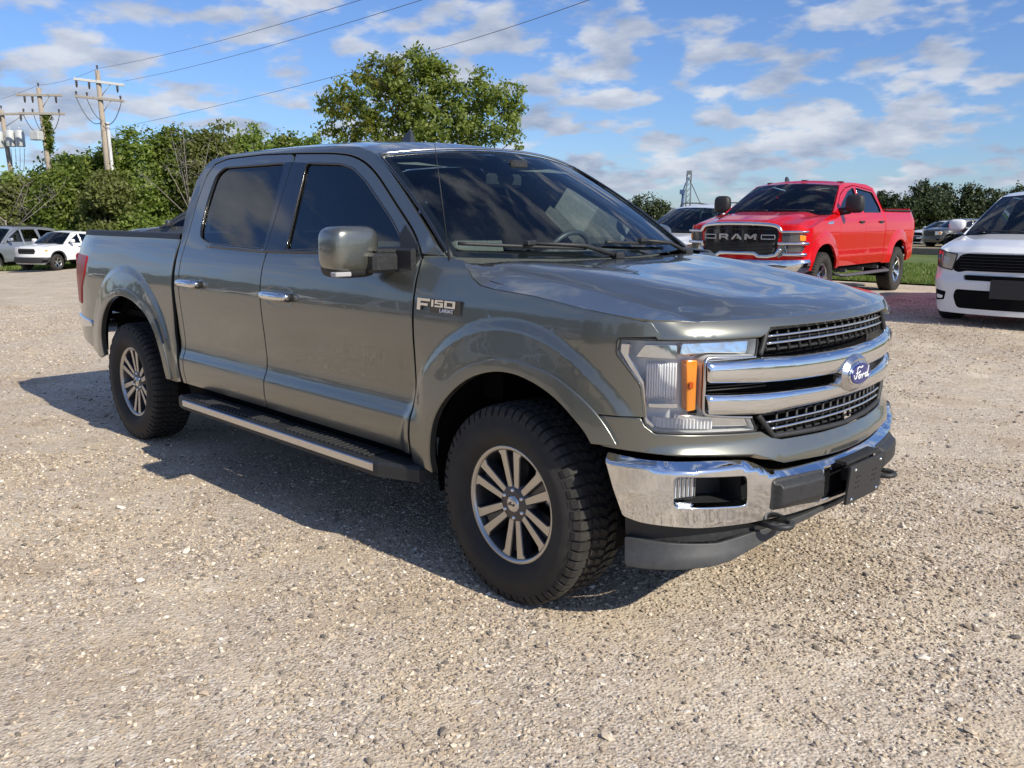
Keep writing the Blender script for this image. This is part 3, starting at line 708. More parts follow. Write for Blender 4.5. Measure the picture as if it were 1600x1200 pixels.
mb = MB(); mb.tube([tuple(q) for q in ws_f(.004)(np.linspace(-.86, .86, 30), np.full(30, .906))], .006, 6); mb.build('header_moulding', BRIGHT, ws)
for sg in (-1, 1):
    mb = MB(); mb.tube([tuple(q) for q in ws_f(.004)(np.full(20, sg*.862), np.linspace(0, .9, 20))], .008, 6); mb.build('pillar_seal', GLOSSB, ws)
# cab back wall, rear glass, underbody, bed
mb = MB()
mb.add([(-2.99, -.75, 1.74), (-2.99, .75, 1.74), (-2.92, .86, 1.42), (-2.92, -.86, 1.42), (-2.90, -.90, .5), (-2.90, .90, .5), (-2.955, -.70, 1.85), (-2.955, .70, 1.85)], [(0, 1, 7, 6), (3, 2, 5, 4)])
mb.build('cab_back', PAINT, truck)
mb = MB(); mb.box((-2.962, 0, 1.585), (.006, 1.38, .31), rot=np.array(Matrix.Rotation(R(11), 3, 'Y'))); mb.build('rear_window', PRIV, truck)
mb = MB(); mb.box((-1.9, 0, .50), (5.2, 1.1, .14)); mb.box((-3.85, 0, .86), (1.75, 1.75, .04)); mb.box((0.2, 0, .78), (.9, 1.0, .5)); mb.box((-.25, 0, 1.0), (.12, 1.65, .45))
mb.box((-3.683, 0, .40), (.16, 1.5, .12)); mb.box((0, 0, .38), (.12, 1.4, .10)); mb.build('underbody', DARKP, truck)
mb = MB()
for sg in (-1, 1):
    mb.box((-3.83, sg*.82, 1.13), (1.62, .03, .50)); 
mb.box((-3.05, 0, 1.13), (.04, 1.66, .50)); mb.box((-4.66, 0, 1.13), (.05, 1.6, .52), ch=.01); mb.build('cargo_box', LIGHTG if False else PAINT, truck)
for sg in (-1, 1):
    xs = np.linspace(-2.96, -4.60, 24); mb = MB()
    V = []
    for x in xs:
        w = float(B.W(x, 1.38)); V += [(x, sg*(w+.001), 1.385), (x, sg*(w-.004), 1.412), (x, sg*(w-.02), 1.421), (x, sg*(w-.085), 1.421), (x, sg*(w-.10), 1.405), (x, sg*(w-.10), 1.36)]
    F = [(i*6+k, i*6+k+1, (i+1)*6+k+1, (i+1)*6+k) for i in range(len(xs)-1) for k in range(5)]; F = [f if sg > 0 else f[::-1] for f in F]
    mb.add(V, F, 0, True); mb.build('rail_cap', BLACKP, truck)
# tail lamp, rear bumper, exhaust
for sg in (-1, 1):
    tl = rounded([(-4.40, 1.235), (-4.745, 1.245), (-4.765, 1.10), (-4.775, .88), (-4.60, .875), (-4.55, 1.00), (-4.44, 1.10)], .015)
    mb = MB(); patch(mb, tl, B.side(sg, .007), (0, sg, 0), .03, depth=.02, edge=.006)
    mb.box((-4.775, sg*.85, 1.06), (.05, .11, .37), ch=.015); mb.build('tail_lamp', REDL, truck)
mb = MB(); mb.box((-4.735, 0, 1.12), (.05, 1.52, .52), ch=.02); mb.build('tailgate', PAINT, truck)
mb = MB()
bp = [(-4.34, .728), (-4.34, .762), (-4.60, .775), (-4.78, .785), (-4.80, .70), (-4.60, .705)]
for sg in (-1, 1): patch(mb, rounded(bp, .015), B.side(sg, .016), (0, sg, 0), .03, depth=.03, edge=.008)
mb.box((-4.86, 0, .70), (.16, 1.72, .17), ch=.03); mb.build('rear_bumper', CHROME, truck)
mb = MB(); mb.lathe([(.030, 0), (.034, 0), (.034, -.25), (.030, -.25)], 20, axis='x', c=(-4.15, -.62, .40)); mb.tube([(-4.3, -.62, .40), (-4.02, -.78, .395), (-3.95, -.84, .395)], .034, 14); mb.build('exhaust_pipe', BRIGHT, truck)

# ------------------------------------------------ front fascia
lampo = rounded([(-1.096, 1.114), (-.548, 1.106), (-.562, 1.046), (-.755, 1.056), (-.788, 1.034), (-.788, .864), (-.757, .848), (-.578, .830), (-.544, .775), (-.955, .796), (-.991, .822), (-1.009, .959), (-1.098, 1.066)], [.012, .008, .01, .02, .02, .02, .02, .012, .012, .03, .03, .02, .01])
for sg in (1, -1):
    m_ = (lambda P: P) if sg == 1 else mirror_s
    mb = MB(); patch(mb, m_(lampo), B.front(-.004), (1, 0, 0), .025, depth=.012, edge=.004, inset=.002); hl = mb.build('headlight', LENS, truck)
    mb = MB(); patch(mb, offset2(resample(m_(lampo), .03), .006), B.front(-.075), (1, 0, 0), .05, depth=0, inset=0)
    # box walls of the lamp
    O = resample(m_(lampo), .02); a = B.F(O[:, 0], O[:, 1], -.006); b = B.F(O[:, 0], O[:, 1], -.075); n = len(O)
    mb.add(np.concatenate([a, b]), [(i, (i+1) % n, n+(i+1) % n, n+i) for i in range(n)], 0, False); mb.build('lamp_bowl', REFL, hl)
    # bowl of the low beam with fluted ribs
    mb = MB()
    for k in range(12):
        s0 = sg*(-.992+k*.0105); P = B.F(np.array([s0]*9), np.linspace(.90, 1.03, 9), -.062+.018*abs(k-5.5)/5.5); mb.tube(P, .0045, 5)
    tag(mb.build('lamp_rib', REFL, hl), kind='stuff')
    mb = MB(); patch(mb, m_(rounded([(-1.005, 1.095), (-.875, 1.095), (-.875, 1.045), (-1.04, 1.05)], .01)), B.front(-.03), (1, 0, 0), .03, depth=.02); mb.build('lamp_bezel', CHROME, hl); mb = MB(); patch(mb, m_(rounded([(-.985, .89), (-.868, .89), (-.868, .872), (-.98, .874)], .006)), B.front(-.026), (1, 0, 0), .03, depth=.03); mb.build('lamp_bezel', CHROME, hl)
    mb = MB(); patch(mb, m_(rounded([(-.842, 1.040), (-.800, 1.040), (-.800, .866), (-.834, .862), (-.838, .95)], .006)), B.front(-.018), (1, 0, 0), .02, depth=.04, edge=.004); mb.build('turn_signal', AMBER, hl)
    mb = MB(); c = B.F(np.array([sg*-.826]), np.array([.955]), -.012)[0]; mb.box(tuple(c), (.01, .022, .024), ch=.003); mb.build('amber_bulb', principled('deep_amber', (.55, .10, .01), .3), hl)
    mb = MB()
    path = [(-.57, 1.073), (-.775, 1.078), (-.805, 1.060), (-.812, 1.03)]; patch(mb, m_(rounded([(-.573, 1.098), (-.86, 1.10), (-.868, 1.06), (-.795, 1.062), (-.755, 1.066), (-.585, 1.056)], .008)), B.front(-.020), (1, 0, 0), .03, depth=.02, edge=.004)
    mb.build('lamp_strip', CHROME, hl); mb = MB(); patch(mb, m_(rounded([(-.565, .820), (-.76, .838), (-.80, .845), (-.87, .850), (-.875, .815), (-.565, .790)], .008)), B.front(-.020), (1, 0, 0), .03, depth=.02, edge=.004); mb.build('lamp_strip', LIGHTG if False else CHROME, hl)
    mb = MB()
    for k in range(16):
        q = sg*(-.955+k*.0145); c = B.F(np.array([q]), np.array([.826-.002*k*.5]), -.024)[0]; mb.box(tuple(c), (.02, .006, .034))
    tag(mb.build('lamp_fin', REFL, hl), kind='stuff')
    mb = MB(); outline_tube(mb, offset2(resample(m_(lampo), .03), .003), B.front(-.002), .0040); mb.build('lamp_gasket', BLACKP, hl)
    mb = MB(); cp = np.array(ch_smooth(m_([(-.565, 1.042), (-.74, 1.052), (-.779, 1.048), (-.782, 1.02), (-.782, .88), (-.779, .856), (-.745, .846), (-.57, .826)]), 2)); L = []
    for a, b in zip(cp[:-1], cp[1:]): L += [a+(b-a)*t for t in np.linspace(0, 1, 4, endpoint=False)]
    L = np.array(L); mb.tube(B.F(L[:, 0], L[:, 1], .004), .0065, 6); mb.build('lamp_surround', BRIGHT, hl)
    mb = MB(); patch(mb, m_(rounded([(-1.088, 1.098), (-1.055, 1.098), (-1.06, 1.06), (-1.0, .965), (-.985, .84), (-.955, .812), (-.965, .806), (-.998, .83), (-1.016, .96), (-1.09, 1.068)], .004)), B.front(-.012), (1, 0, 0), .02, depth=.02, edge=.003); mb.build('lamp_side_trim', CHROME, hl)
# valance in body colour, running round both corners
_top = [(-1.195, .838), (-1.006, .842), (-.992, .816), (-.955, .789), (-.62, .771), (-.528, .768), (-.478, .742), (-.43, .732), (-.2, .726)]
_bot = [(-.10, .634), (-.435, .647), (-.50, .672), (-.575, .698), (-.80, .715), (-1.13, .730), (-1.175, .738)]
val = _top+[(-a, b) for a, b in _top[::-1]]+[(-a, b) for a, b in _bot[::-1]]+_bot
def val_off(u, v):
    a = np.abs(u); return .012+.035*sst(.76, .66, v)*(1-sst(.85, 1.05, a))-.01*sst(.665, .64, v)
mb = MB(); patch(mb, val, B.front(val_off), (1, 0, 0), .022, depth=.03, edge=.004); mb.build('front_valance', PAINT, truck)
# grille: black frame, meshes, chrome bars
gr_o = [(-.80, 1.055), (-.545, 1.055), (-.50, 1.140), (-.47, 1.150), (0, 1.156), (.47, 1.150), (.50, 1.140), (.545, 1.055), (.80, 1.055), (.80, .84), (.545, .838), (.46, .738), (0, .722), (-.46, .738), (-.545, .838), (-.80, .84)]
mb = MB(); patch(mb, gr_o, B.front(-.075), (1, 0, 0), .05, depth=0, inset=0); grille = mb.build('grille', DARKP, truck)
mb = MB()
for P in ([(-.545, 1.050), (-.505, 1.133), (-.475, 1.143), (0, 1.149), (.475, 1.143), (.505, 1.133), (.545, 1.050)], [(-.545, .832), (-.462, .745), (0, .730), (.462, .745), (.545, .832)]):
    Pp = np.concatenate([resample(np.array(P), .02)]); 
    k = len(P); L = []
    for a, b in zip(P[:-1], P[1:]): L += [(a[0]+(b[0]-a[0])*t, a[1]+(b[1]-a[1])*t) for t in np.linspace(0, 1, 14, endpoint=False)]
    L.append(P[-1]); L = np.array(L); mb.tube(B.F(L[:, 0], L[:, 1], .004), .011, 8)
mb.build('grille_frame', BLACKP, grille)
def lerp(z, a, b): return a+(b-a)*z
for zs, half, n in (((1.055, 1.140), (.53, .50), 17), ((.740, .830), (.46, .54), 16)):
    for k in range(n):
        s_ = -half[0]+(k+.5)*2*half[0]/n
        mb = MB(); P = B.F(np.array([s_]*2), np.array(zs), -.014); mb.tube(P, .0065, 4); mb.build('grille_slat', BLACKP, grille)
    for j, t in enumerate((.36, .66)):
        z = lerp(t, *zs); hw = lerp(t, *half)-.012
        mb = MB(); ss = np.linspace(-hw, hw, 40); mb.tube(B.F(ss, np.full(40, z)+.004*(1-(ss/hw)**2), .000), .0055, 6); mb.build('chrome_blade', CHROME, grille)
    for t in (.06, .5, .94):
        z = lerp(t, *zs); hw = lerp(t, *half); mb = MB(); ss = np.linspace(-hw, hw, 30); mb.tube(B.F(ss, np.full(30, z), -.02), .006, 4); mb.build('grille_rail', BLACKP, grille)
def bar(top, bot, nm, bow):
    P = sym(top)+sym(bot)[::-1]; P = rounded(P, .016)
    A = np.array(sorted([(a, b) for a, b in sym(top)])); C_ = np.array(sorted([(a, b) for a, b in sym(bot)]))
    def off(u, v):
        zt = np.interp(u, A[:, 0], A[:, 1]); zb = np.interp(u, C_[:, 0], C_[:, 1]); q = (v-(zt+zb)/2)/((zt-zb)/2)
        e = sst(.80, .765, np.abs(u)); return (.012+bow*(1-np.abs(q+.10)**4.5))*1.0*(.3+.7*e)
    mb = MB(); patch(mb, P, B.front(off), (1, 0, 0), .014, depth=.03, edge=.004); return mb.build(nm, CHROME, grille)
bar([(-.782, 1.047), (-.54, 1.046), (-.36, 1.038), (-.1, 1.036)], [(-.782, .966), (-.54, .952), (-.36, .947), (-.1, .944)], 'grille_bar', .020)
bar([(-.782, .932), (-.54, .920), (-.1, .910)], [(-.77, .852), (-.54, .836), (-.38, .842), (-.1, .846)], 'grille_bar', .018)
mb = MB()
for z in (.938, .950, .962): 
    for sg in (-1, 1):
        ss = sg*np.linspace(-.77, -.50, 12); mb.tube(B.F(ss, np.full(12, z-.004), -.01), .0035, 4)
tag(mb.build('grille_louvre', BLACKP, grille), kind='stuff')
# badge
bc = B.F(np.array([0.0]), np.array([.935]), .0)[0]
def ell(ax, az, d0, d1, ch, mat, nm, par, n=48):
    mb = MB(); P = [(ax*cos(t), az*sin(t)) for t in np.linspace(0, 2*pi, n, endpoint=False)]
    mb.prism([(p[0], bc[2]+p[1]) for p in P], bc[0]+d1, bc[0]+d0, axis='x', ch=ch); return mb.build(nm, mat, par)
badge = ell(.112, .074, .0, .050, .016, BRIGHT, 'badge', truck)
ell(.092, .048, .045, .058, .004, CHROME, 'badge_rim', badge)
blue = principled('badge_blue', (0.006, 0.016, 0.15), 0.25, 0.1, .6)
ell(.085, .0415, .055, .062, .003, blue, 'badge_oval', badge)
def strokes(nm, polys, r_, mat, par, M4):
    mb = MB()
    for P in polys:
        P = np.array(P, float)
        Q = [P[0]]
        for i in range(len(P)-1):   # catmull-rom
            p0, p1, p2, p3 = P[max(i-1, 0)], P[i], P[i+1], P[min(i+2, len(P)-1)]
            for t in np.linspace(0, 1, 7)[1:]: Q.append(.5*((2*p1)+(-p0+p2)*t+(2*p0-5*p1+4*p2-p3)*t*t+(-p0+3*p1-3*p2+p3)*t**3))
        mb.tube([(q[0], q[1], 0) for q in Q], r_, 6)
    o = mb.build(nm, mat, par); o.matrix_local = M4; return o
script = [[(-.98, .05), (-.86, -.28), (-.70, -.22), (-.60, .10), (-.58, .55), (-.40, .68), (-.10, .60), (.05, .72)], [(-.74, .18), (-.40, .16), (-.22, .30)],
          [(-.34, -.05), (-.42, -.25), (-.28, -.34), (-.16, -.18), (-.24, .0), (-.34, -.05)], [(-.16, -.12), (-.02, -.02), (.04, -.10), (.02, -.36), (.10, -.10), (.24, .02), (.32, -.06)],
          [(.62, .02), (.48, .04), (.40, -.18), (.50, -.32), (.64, -.14), (.84, .62), (.70, -.10), (.74, -.32), (.92, -.16)]]
strokes('badge_lettering', [[(a*.071, b*.045-.002) for a, b in P] for P in script], .0024, WHITEL, badge, frame_matrix((bc[0]+.063, 0, bc[2]), (0, 1, 0), (0, 0, 1)))
# chrome bumper
_bt = ch_smooth([(-1.12, .712), (-.95, .700), (-.63, .686), (-.575, .668), (-.505, .634), (-.44, .622), (-.15, .618)], 2)
_bb = [(-.10, .452), (-.46, .450), (-.60, .445), (-.80, .452), (-1.0, .474), (-1.055, .488)]
bo = _bt+[(-a, b) for a, b in _bt[::-1]]+[(-a, b) for a, b in _bb[::-1]]+_bb
_tA = np.array(_bt+[(-a, b) for a, b in _bt[::-1]]); 
def bump_off(u, v):
    zt = np.interp(u, _tA[:, 0], _tA[:, 1]); d = zt-v; a = np.abs(u)
    return .020+.042*sst(-.004, .030, d)-.020*sst(.10, .26, d)-.02*sst(.95, 1.12, a)
fog = [rounded([(-.896, .652), (-.622, .632), (-.612, .520), (-.640, .516), (-.892, .535)], .022)]
fog.append(rounded([(-a, b) for a, b in [(-.896, .652), (-.622, .632), (-.612, .520), (-.640, .516), (-.892, .535)]], .022))
ctr = rounded([(-.225, .600), (.225, .600), (.225, .470), (-.225, .470)], .015)
mb = MB(); patch(mb, rounded(bo, .012), B.front(bump_off), (1, 0, 0), .018, holes=fog+[ctr], depth=.035, edge=.005); bumper = mb.build('front_bumper', CHROME, truck)
for sg, Fg in ((1, fog[0]), (-1, fog[1])):
    mb = MB(); O = resample(Fg, .03); n = len(O); a = B.F(O[:, 0], O[:, 1], .028); b = B.F(O[:, 0], O[:, 1]*.9+.058, -.10); mb.add(np.concatenate([a, b]), [(i, (i+1) % n, n+(i+1) % n, n+i) for i in range(n)]+[tuple(range(n, 2*n))], 0)
    mb.build('fog_lamp_pocket', BLACKP, bumper)
    c = B.F(np.array([sg*-.848]), np.array([.592]), .0)[0]; nrm = B.F(np.array([sg*-.82]), np.array([.592]), 1.0)[0]-B.F(np.array([sg*-.82]), np.array([.592]), 0)[0]
    ex = Vector((nrm[1], -nrm[0], 0)).normalized()*-1
    Mf = frame_matrix(c, ex, (0, 0, 1))
    mb = MB(); mb.prism([(-.045, -.042), (.045, -.036), (.045, .042), (-.045, .046)], .0, -.03, axis='z', ch=.006); fl = mb.build('fog_lamp', REFL, bumper); fl.matrix_local = Mf
    mb = MB(); mb.prism([(-.047, -.044), (.047, -.038), (.047, .044), (-.047, .048)], .006, .002, axis='z', ch=.002); q = mb.build('fog_lamp_lens', LENS, bumper); q.matrix_local = Mf
    mb = MB()
    for k in range(5): mb.box((-.032+k*.016, 0, .001), (.010, .07, .006), ch=.002)
    q = mb.build('fog_lamp_flute', CHROME, bumper); q.matrix_local = Mf; tag(q, kind='stuff')
for sg in (1, -1):
    P = rounded([(sg*-.515, .604), (sg*-.235, .600), (sg*-.225, .482), (sg*-.240, .474), (sg*-.515, .486)], .014)
    def po(u, v):
        e = np.minimum(np.minimum(np.abs(np.abs(u)-.235), np.abs(.515-np.abs(u))), np.minimum(np.abs(v-.602), np.abs(v-.48)))
        return .062+.030*sst(.0, .03, e)
    mb = MB(); patch(mb, P, B.front(po), (1, 0, 0), .012, depth=.03, edge=.004); mb.build('bumper_pad', BLACKP, bumper)
mb = MB(); mb.box((.86, 0, .53), (.10, .46, .14)); mb.build('bumper_cavity', DARKP, bumper)
# licence plate bracket: perforated black panel with four screws
def plate(par, c, w=.30, h=.155, ang=0.0, holes=True, screws=True, nm='plate_bracket'):
    H = []
    if holes:
        for sx in (-1, 1):
            for j in range(3):
                for k in range(2): H.append(np.array([(sx*.075+(k-.5)*.024+.008*cos(t), (j-1)*.022+.007*sin(t)) for t in np.linspace(0, 2*pi, 8, endpoint=False)]))
    P = rounded([(-w/2, -h/2), (w/2, -h/2), (w/2, h/2), (-w/2, h/2)], .008)
    mb = MB(); patch(mb, P, lambda u, v: np.stack([0*u, u, v], -1), (1, 0, 0), .05, holes=H, depth=.008, inset=0); o = mb.build(nm, BLACKP, par); o.location = c; o.rotation_euler = (0, ang, 0)
    if screws:
        for sx in (-1, 1):
            for sz in (-1, 1): mb = MB(); mb.lathe([(0, .006), (.005, .005), (.007, 0)], 10, axis='x'); mb.build('screw', CHROME, o, (.001, sx*(w/2-.035), sz*(h/2-.017)))
    return o
plate(bumper, (.988, .035, .512), ang=R(4))
mb = MB(); mb.box((.94, .03, .53), (.08, .10, .05)); mb.box((.95, .03, .60), (.05, .30, .012)); mb.build('bracket_arm', BLACKP, bumper)
# black air dam and lower lip
_up = [(-1.06, .485), (-.6, .45), (-.2, .455)]; _lo = [(-.15, .405), (-.45, .392), (-.70, .372), (-1.06, .395)]
P = _up+[(-a, b) for a, b in _up[::-1]]+[(-a, b) for a, b in _lo[::-1]]+_lo
mb = MB(); patch(mb, P, B.front(-.015), (1, 0, 0), .04, depth=.05); mb.build('air_dam', BLACKP, truck)
_up = [(-1.055, .396), (-.70, .376), (-.55, .388), (-.17, .408)]; _lo = [(-.14, .392), (-.35, .372), (-.59, .328), (-.66, .312), (-.74, .302), (-.98, .296), (-1.045, .299)]
P = _up+[(-a, b) for a, b in _up[::-1]]+[(-a, b) for a, b in _lo[::-1]]+_lo
mb = MB(); patch(mb, rounded(P, .01), B.front(lambda u, v: .010+.03*sst(.41, .30, v)*sst(.3, .7, np.abs(u))), (1, 0, 0), .03, depth=.03, edge=.005); mb.build('air_dam_lip', add_noise(principled('grey_plastic', (.045, .047, .05), .5), 30, .2, .2, .002), truck)
for sg in (-1, 1):
    mb = MB(); th = np.linspace(-pi*.62, pi*.62, 16); c = B.F(np.array([sg*-.46]), np.array([.424]), .045)[0]
    P = [(c[0]-.12, c[1]-.045, c[2])]+[(c[0]+.045*cos(t)+.01, c[1]+.045*sin(t), c[2]) for t in th]+[(c[0]-.12, c[1]+.045, c[2])]
    mb.tube(P, .012, 8); mb.build('tow_hook', BLACKP, truck)
# cowl, wipers
mb = MB(); co = [(-.28, -.84), (-.22, -.6), (-.18, -.3), (-.17, 0), (-.18, .3), (-.22, .6), (-.28, .84), (-.47, .84), (-.37, .55), (-.30, .25), (-.285, 0), (-.30, -.25), (-.37, -.55), (-.47, -.84)]
patch(mb, co, lambda u, v: np.stack([u, v, hoodz(np.maximum(u, -.235), v*.96)-.014+.08*(-.20-u)*(1-np.abs(v))], -1), (0, 0, 1), .05, depth=.02); cowl = mb.build('cowl_panel', BLACKP, truck)
mb = MB()
for k in range(40):
    y = -.78+k*.04
    if abs(y) < .03: continue
    mb.box((-.245-.10*(abs(y)/.86)**2, y, float(hoodz(-.235, y*.93))-.006), (.05, .016, .010), rz=.5)
tag(mb.build('cowl_louvre', BLACKP, cowl), kind='stuff')
g = ws_f(.014)
def wiper(a0, a1, t0, t1, px, py):
    mb = MB(); a = np.linspace(a0, a1, 16); t = np.linspace(t0, t1, 16); P = g(a, t); mb.tube(P, .009, 6, flat=1.0)
    mid = g(np.array([(a0+a1)/2]), np.array([(t0+t1)/2]))[0]+np.array([.01, 0, .016]); piv = np.array([px, py, 1.345])
    mb.tube([piv, piv*.6+mid*.4+np.array([0, 0, .025]), mid], [.012, .010, .007], 8); mb.box(tuple(mid), (.03, .07, .022), rz=.2, ch=.005); mb.box(tuple(piv), (.05, .06, .04), ch=.01)
    mb.build('wiper', BLACKP, truck)
wiper(-.80, -.16, .070, .045, -.27, .02)
wiper(.02, .60, .085, .045, -.31, .66)
# roof antenna fin, whip antenna
mb = MB(); prof = [(-.075, 0), (.085, 0), (.03, .012), (-.02, .060), (-.045, .078), (-.062, .072)]
V = []; 
for x, z in prof: V += [(x, -.022*(1-z/.10), z), (x, .022*(1-z/.10), z)]
n = len(prof); F = [(2*i, 2*((i+1) % n), 2*((i+1) % n)+1, 2*i+1) for i in range(n)]+[tuple(range(0, 2*n, 2))[::-1], tuple(range(1, 2*n, 2))]
mb.add([(-1.86-a, b, c+1.945) for a, b, c in V], [f[::-1] for f in F], 0); mb.build('antenna_fin', principled('fin_grey', (.05, .052, .05), .3, .3, .5), truck)
mb = MB(); mb.tube([(-.415, -.905, 1.325), (-.425, -.905, 1.375), (-.435, -.905, 1.40)], [.016, .011, .005], 10); mb.tube([(-.435, -.905, 1.39), (-.515, -.905, 1.82)], [.0022, .0014], 6); mb.build('whip_antenna', BLACKP, truck)
# fender badge: F150 LARIAT
def side_M(x, z, sg=-1, off=.006): return frame_matrix((x, sg*(float(B.W(x, z))+off), z), (1, 0, 0) if sg < 0 else (-1, 0, 0), (0, 0, 1))
mb = MB(); mb.prism([(-.150, .030), (-.150, -.026), (-.118, -.026), (-.118, -.004), (-.06, -.010), (-.06, -.032), (.148, -.032), (.148, .010), (.148, .030)], .003, -.006, axis='z', ch=.001)
fb = mb.build('fender_badge', GLOSSB, truck); fb.matrix_local = side_M(-.420, 1.162) @ Matrix.Diagonal((.92, .92, 1, 1))
def letters(polys):
    for P in polys:
        m_ = MB(); m_.prism([(a+.12*b, b) for a, b in P], .008, .002, axis='z', ch=.0015); o_ = m_.build('badge_lettering', CHROME, fb)
letters([[(-.145, -.026), (-.145, .030), (-.055, .030), (-.055, .016), (-.122, .016), (-.122, .008), (-.070, .008), (-.070, -.005), (-.122, -.005), (-.122, -.026)],
         [(-.044, -.006), (-.044, .028), (-.030, .028), (-.030, -.006)],
         [(-.020, -.006), (-.020, .003), (.020, .003), (.020, .008), (-.020, .008), (-.020, .028), (.036, .028), (.036, .019), (-.004, .019), (-.004, .016), (.036, .016), (.036, -.006)],
         [(.046, -.006), (.046, .028), (.118, .028), (.118, -.006), (.046, -.006), (.062, .003), (.102, .003), (.102, .019), (.062, .019), (.062, .003)]])
q = text_mesh('badge_lettering', 'LARIAT', .023, .002, WHITEL, fb, Matrix.Translation((.060, -.0200, .006)), font_bold=True); q.scale = (1.25, 1, 1)
# wheels
ws_ = wheel_set('twin', .405, .278, .236)
add_wheels(truck, ws_, [(0, -.862, R(-2)), (0, .862, R(-2)), (-3.683, -.862, 0), (-3.683, .862, 0)], .405)
for w in [c for c in truck.children if c.name.startswith('wheel') and c.location.y < 0 and 'arch' not in c.name]:
    strokes('cap_lettering', [[(a*.020, b*.012) for a, b in P] for P in script], .0012, BLACKP, w, frame_matrix((0, -.1006, 0), (1, 0, 0), (0, 0, 1)))
# cabin
mb = MB(); mb.box((-1.7, 0, .92), (2.5, 1.75, .05)); mb.box((-.62, 0, 1.02), (.30, 1.7, .30)); mb.build('cabin_floor', INTER, truck)
mb = MB(); patch(mb, rounded([(-.86, -.80), (-.40, -.80), (-.34, -.4), (-.32, 0), (-.34, .4), (-.40, .80), (-.86, .80)], .03), lambda u, v: np.stack([u, v, 1.315+.03*sst(-.5, -.75, u)+.02*np.exp(-((v-.40)/.22)**2)*sst(-.55, -.8, u)], -1), (0, 0, 1), .06, depth=.12, edge=.01); mb.build('dashboard', INTER, truck)
mb = MB(); 
for k in range(1): 
    c = Vector((-.95, .40, 1.27)); t = np.linspace(0, 2*pi, 40); n_ = Vector((-.92, 0, .40)).normalized(); ey = Vector((0, 1, 0)); ez = n_.cross(ey)
    mb.tube([c+ey*.19*cos(a)+ez*.19*sin(a) for a in t], .015, 8, cap=False)
    for a in (0.1, pi-.1, -pi/2): mb.tube([c, c+ey*.18*cos(a)+ez*.18*sin(a)*(-1 if a < 0 else 1)], [.03, .012], 6)
    mb.tube([c, c+Vector((.25, 0, -.1))], .03, 8)
mb.build('steering_wheel', principled('wheel_leather', (.06, .06, .06), .4), truck)
for x, y in ((-1.45, .40), (-1.45, -.40), (-2.50, .40), (-2.50, -.40)):
    mb = MB(); mb.box((x, y, 1.02), (.52, .52, .18), ch=.05); mb.box((x-.27, y, 1.32), (.16, .50, .60), ch=.055, rot=np.array(Matrix.Rotation(R(-14), 3, 'Y'))); s_ = mb.build('seat', INTER, truck)
    mb = MB(); mb.box((x-.35, y, 1.70), (.10, .27, .18), ch=.035); mb.tube([(x-.33, y-.06, 1.55), (x-.35, y-.06, 1.66)], .007, 6); mb.tube([(x-.33, y+.06, 1.55), (x-.35, y+.06, 1.66)], .007, 6); mb.build('headrest', INTER, s_)
mb = MB(); mb.box((-1.03, 0, 1.715), (.035, .26, .07), ch=.015); mb.tube([(-1.02, 0, 1.74), (-.98, 0, 1.80)], .012, 6); mb.box((-.95, 0, 1.79), (.10, .12, .05), ch=.015); mb.build('rear_view_mirror', BLACKP, truck)
mb = MB(); patch(mb, [(-1.12, -.62), (-1.10, .62), (-2.90, .62), (-2.90, -.62)], roof_f(-.045), (0, 0, -1), .15, depth=0); mb.build('headliner', INTERL, truck)
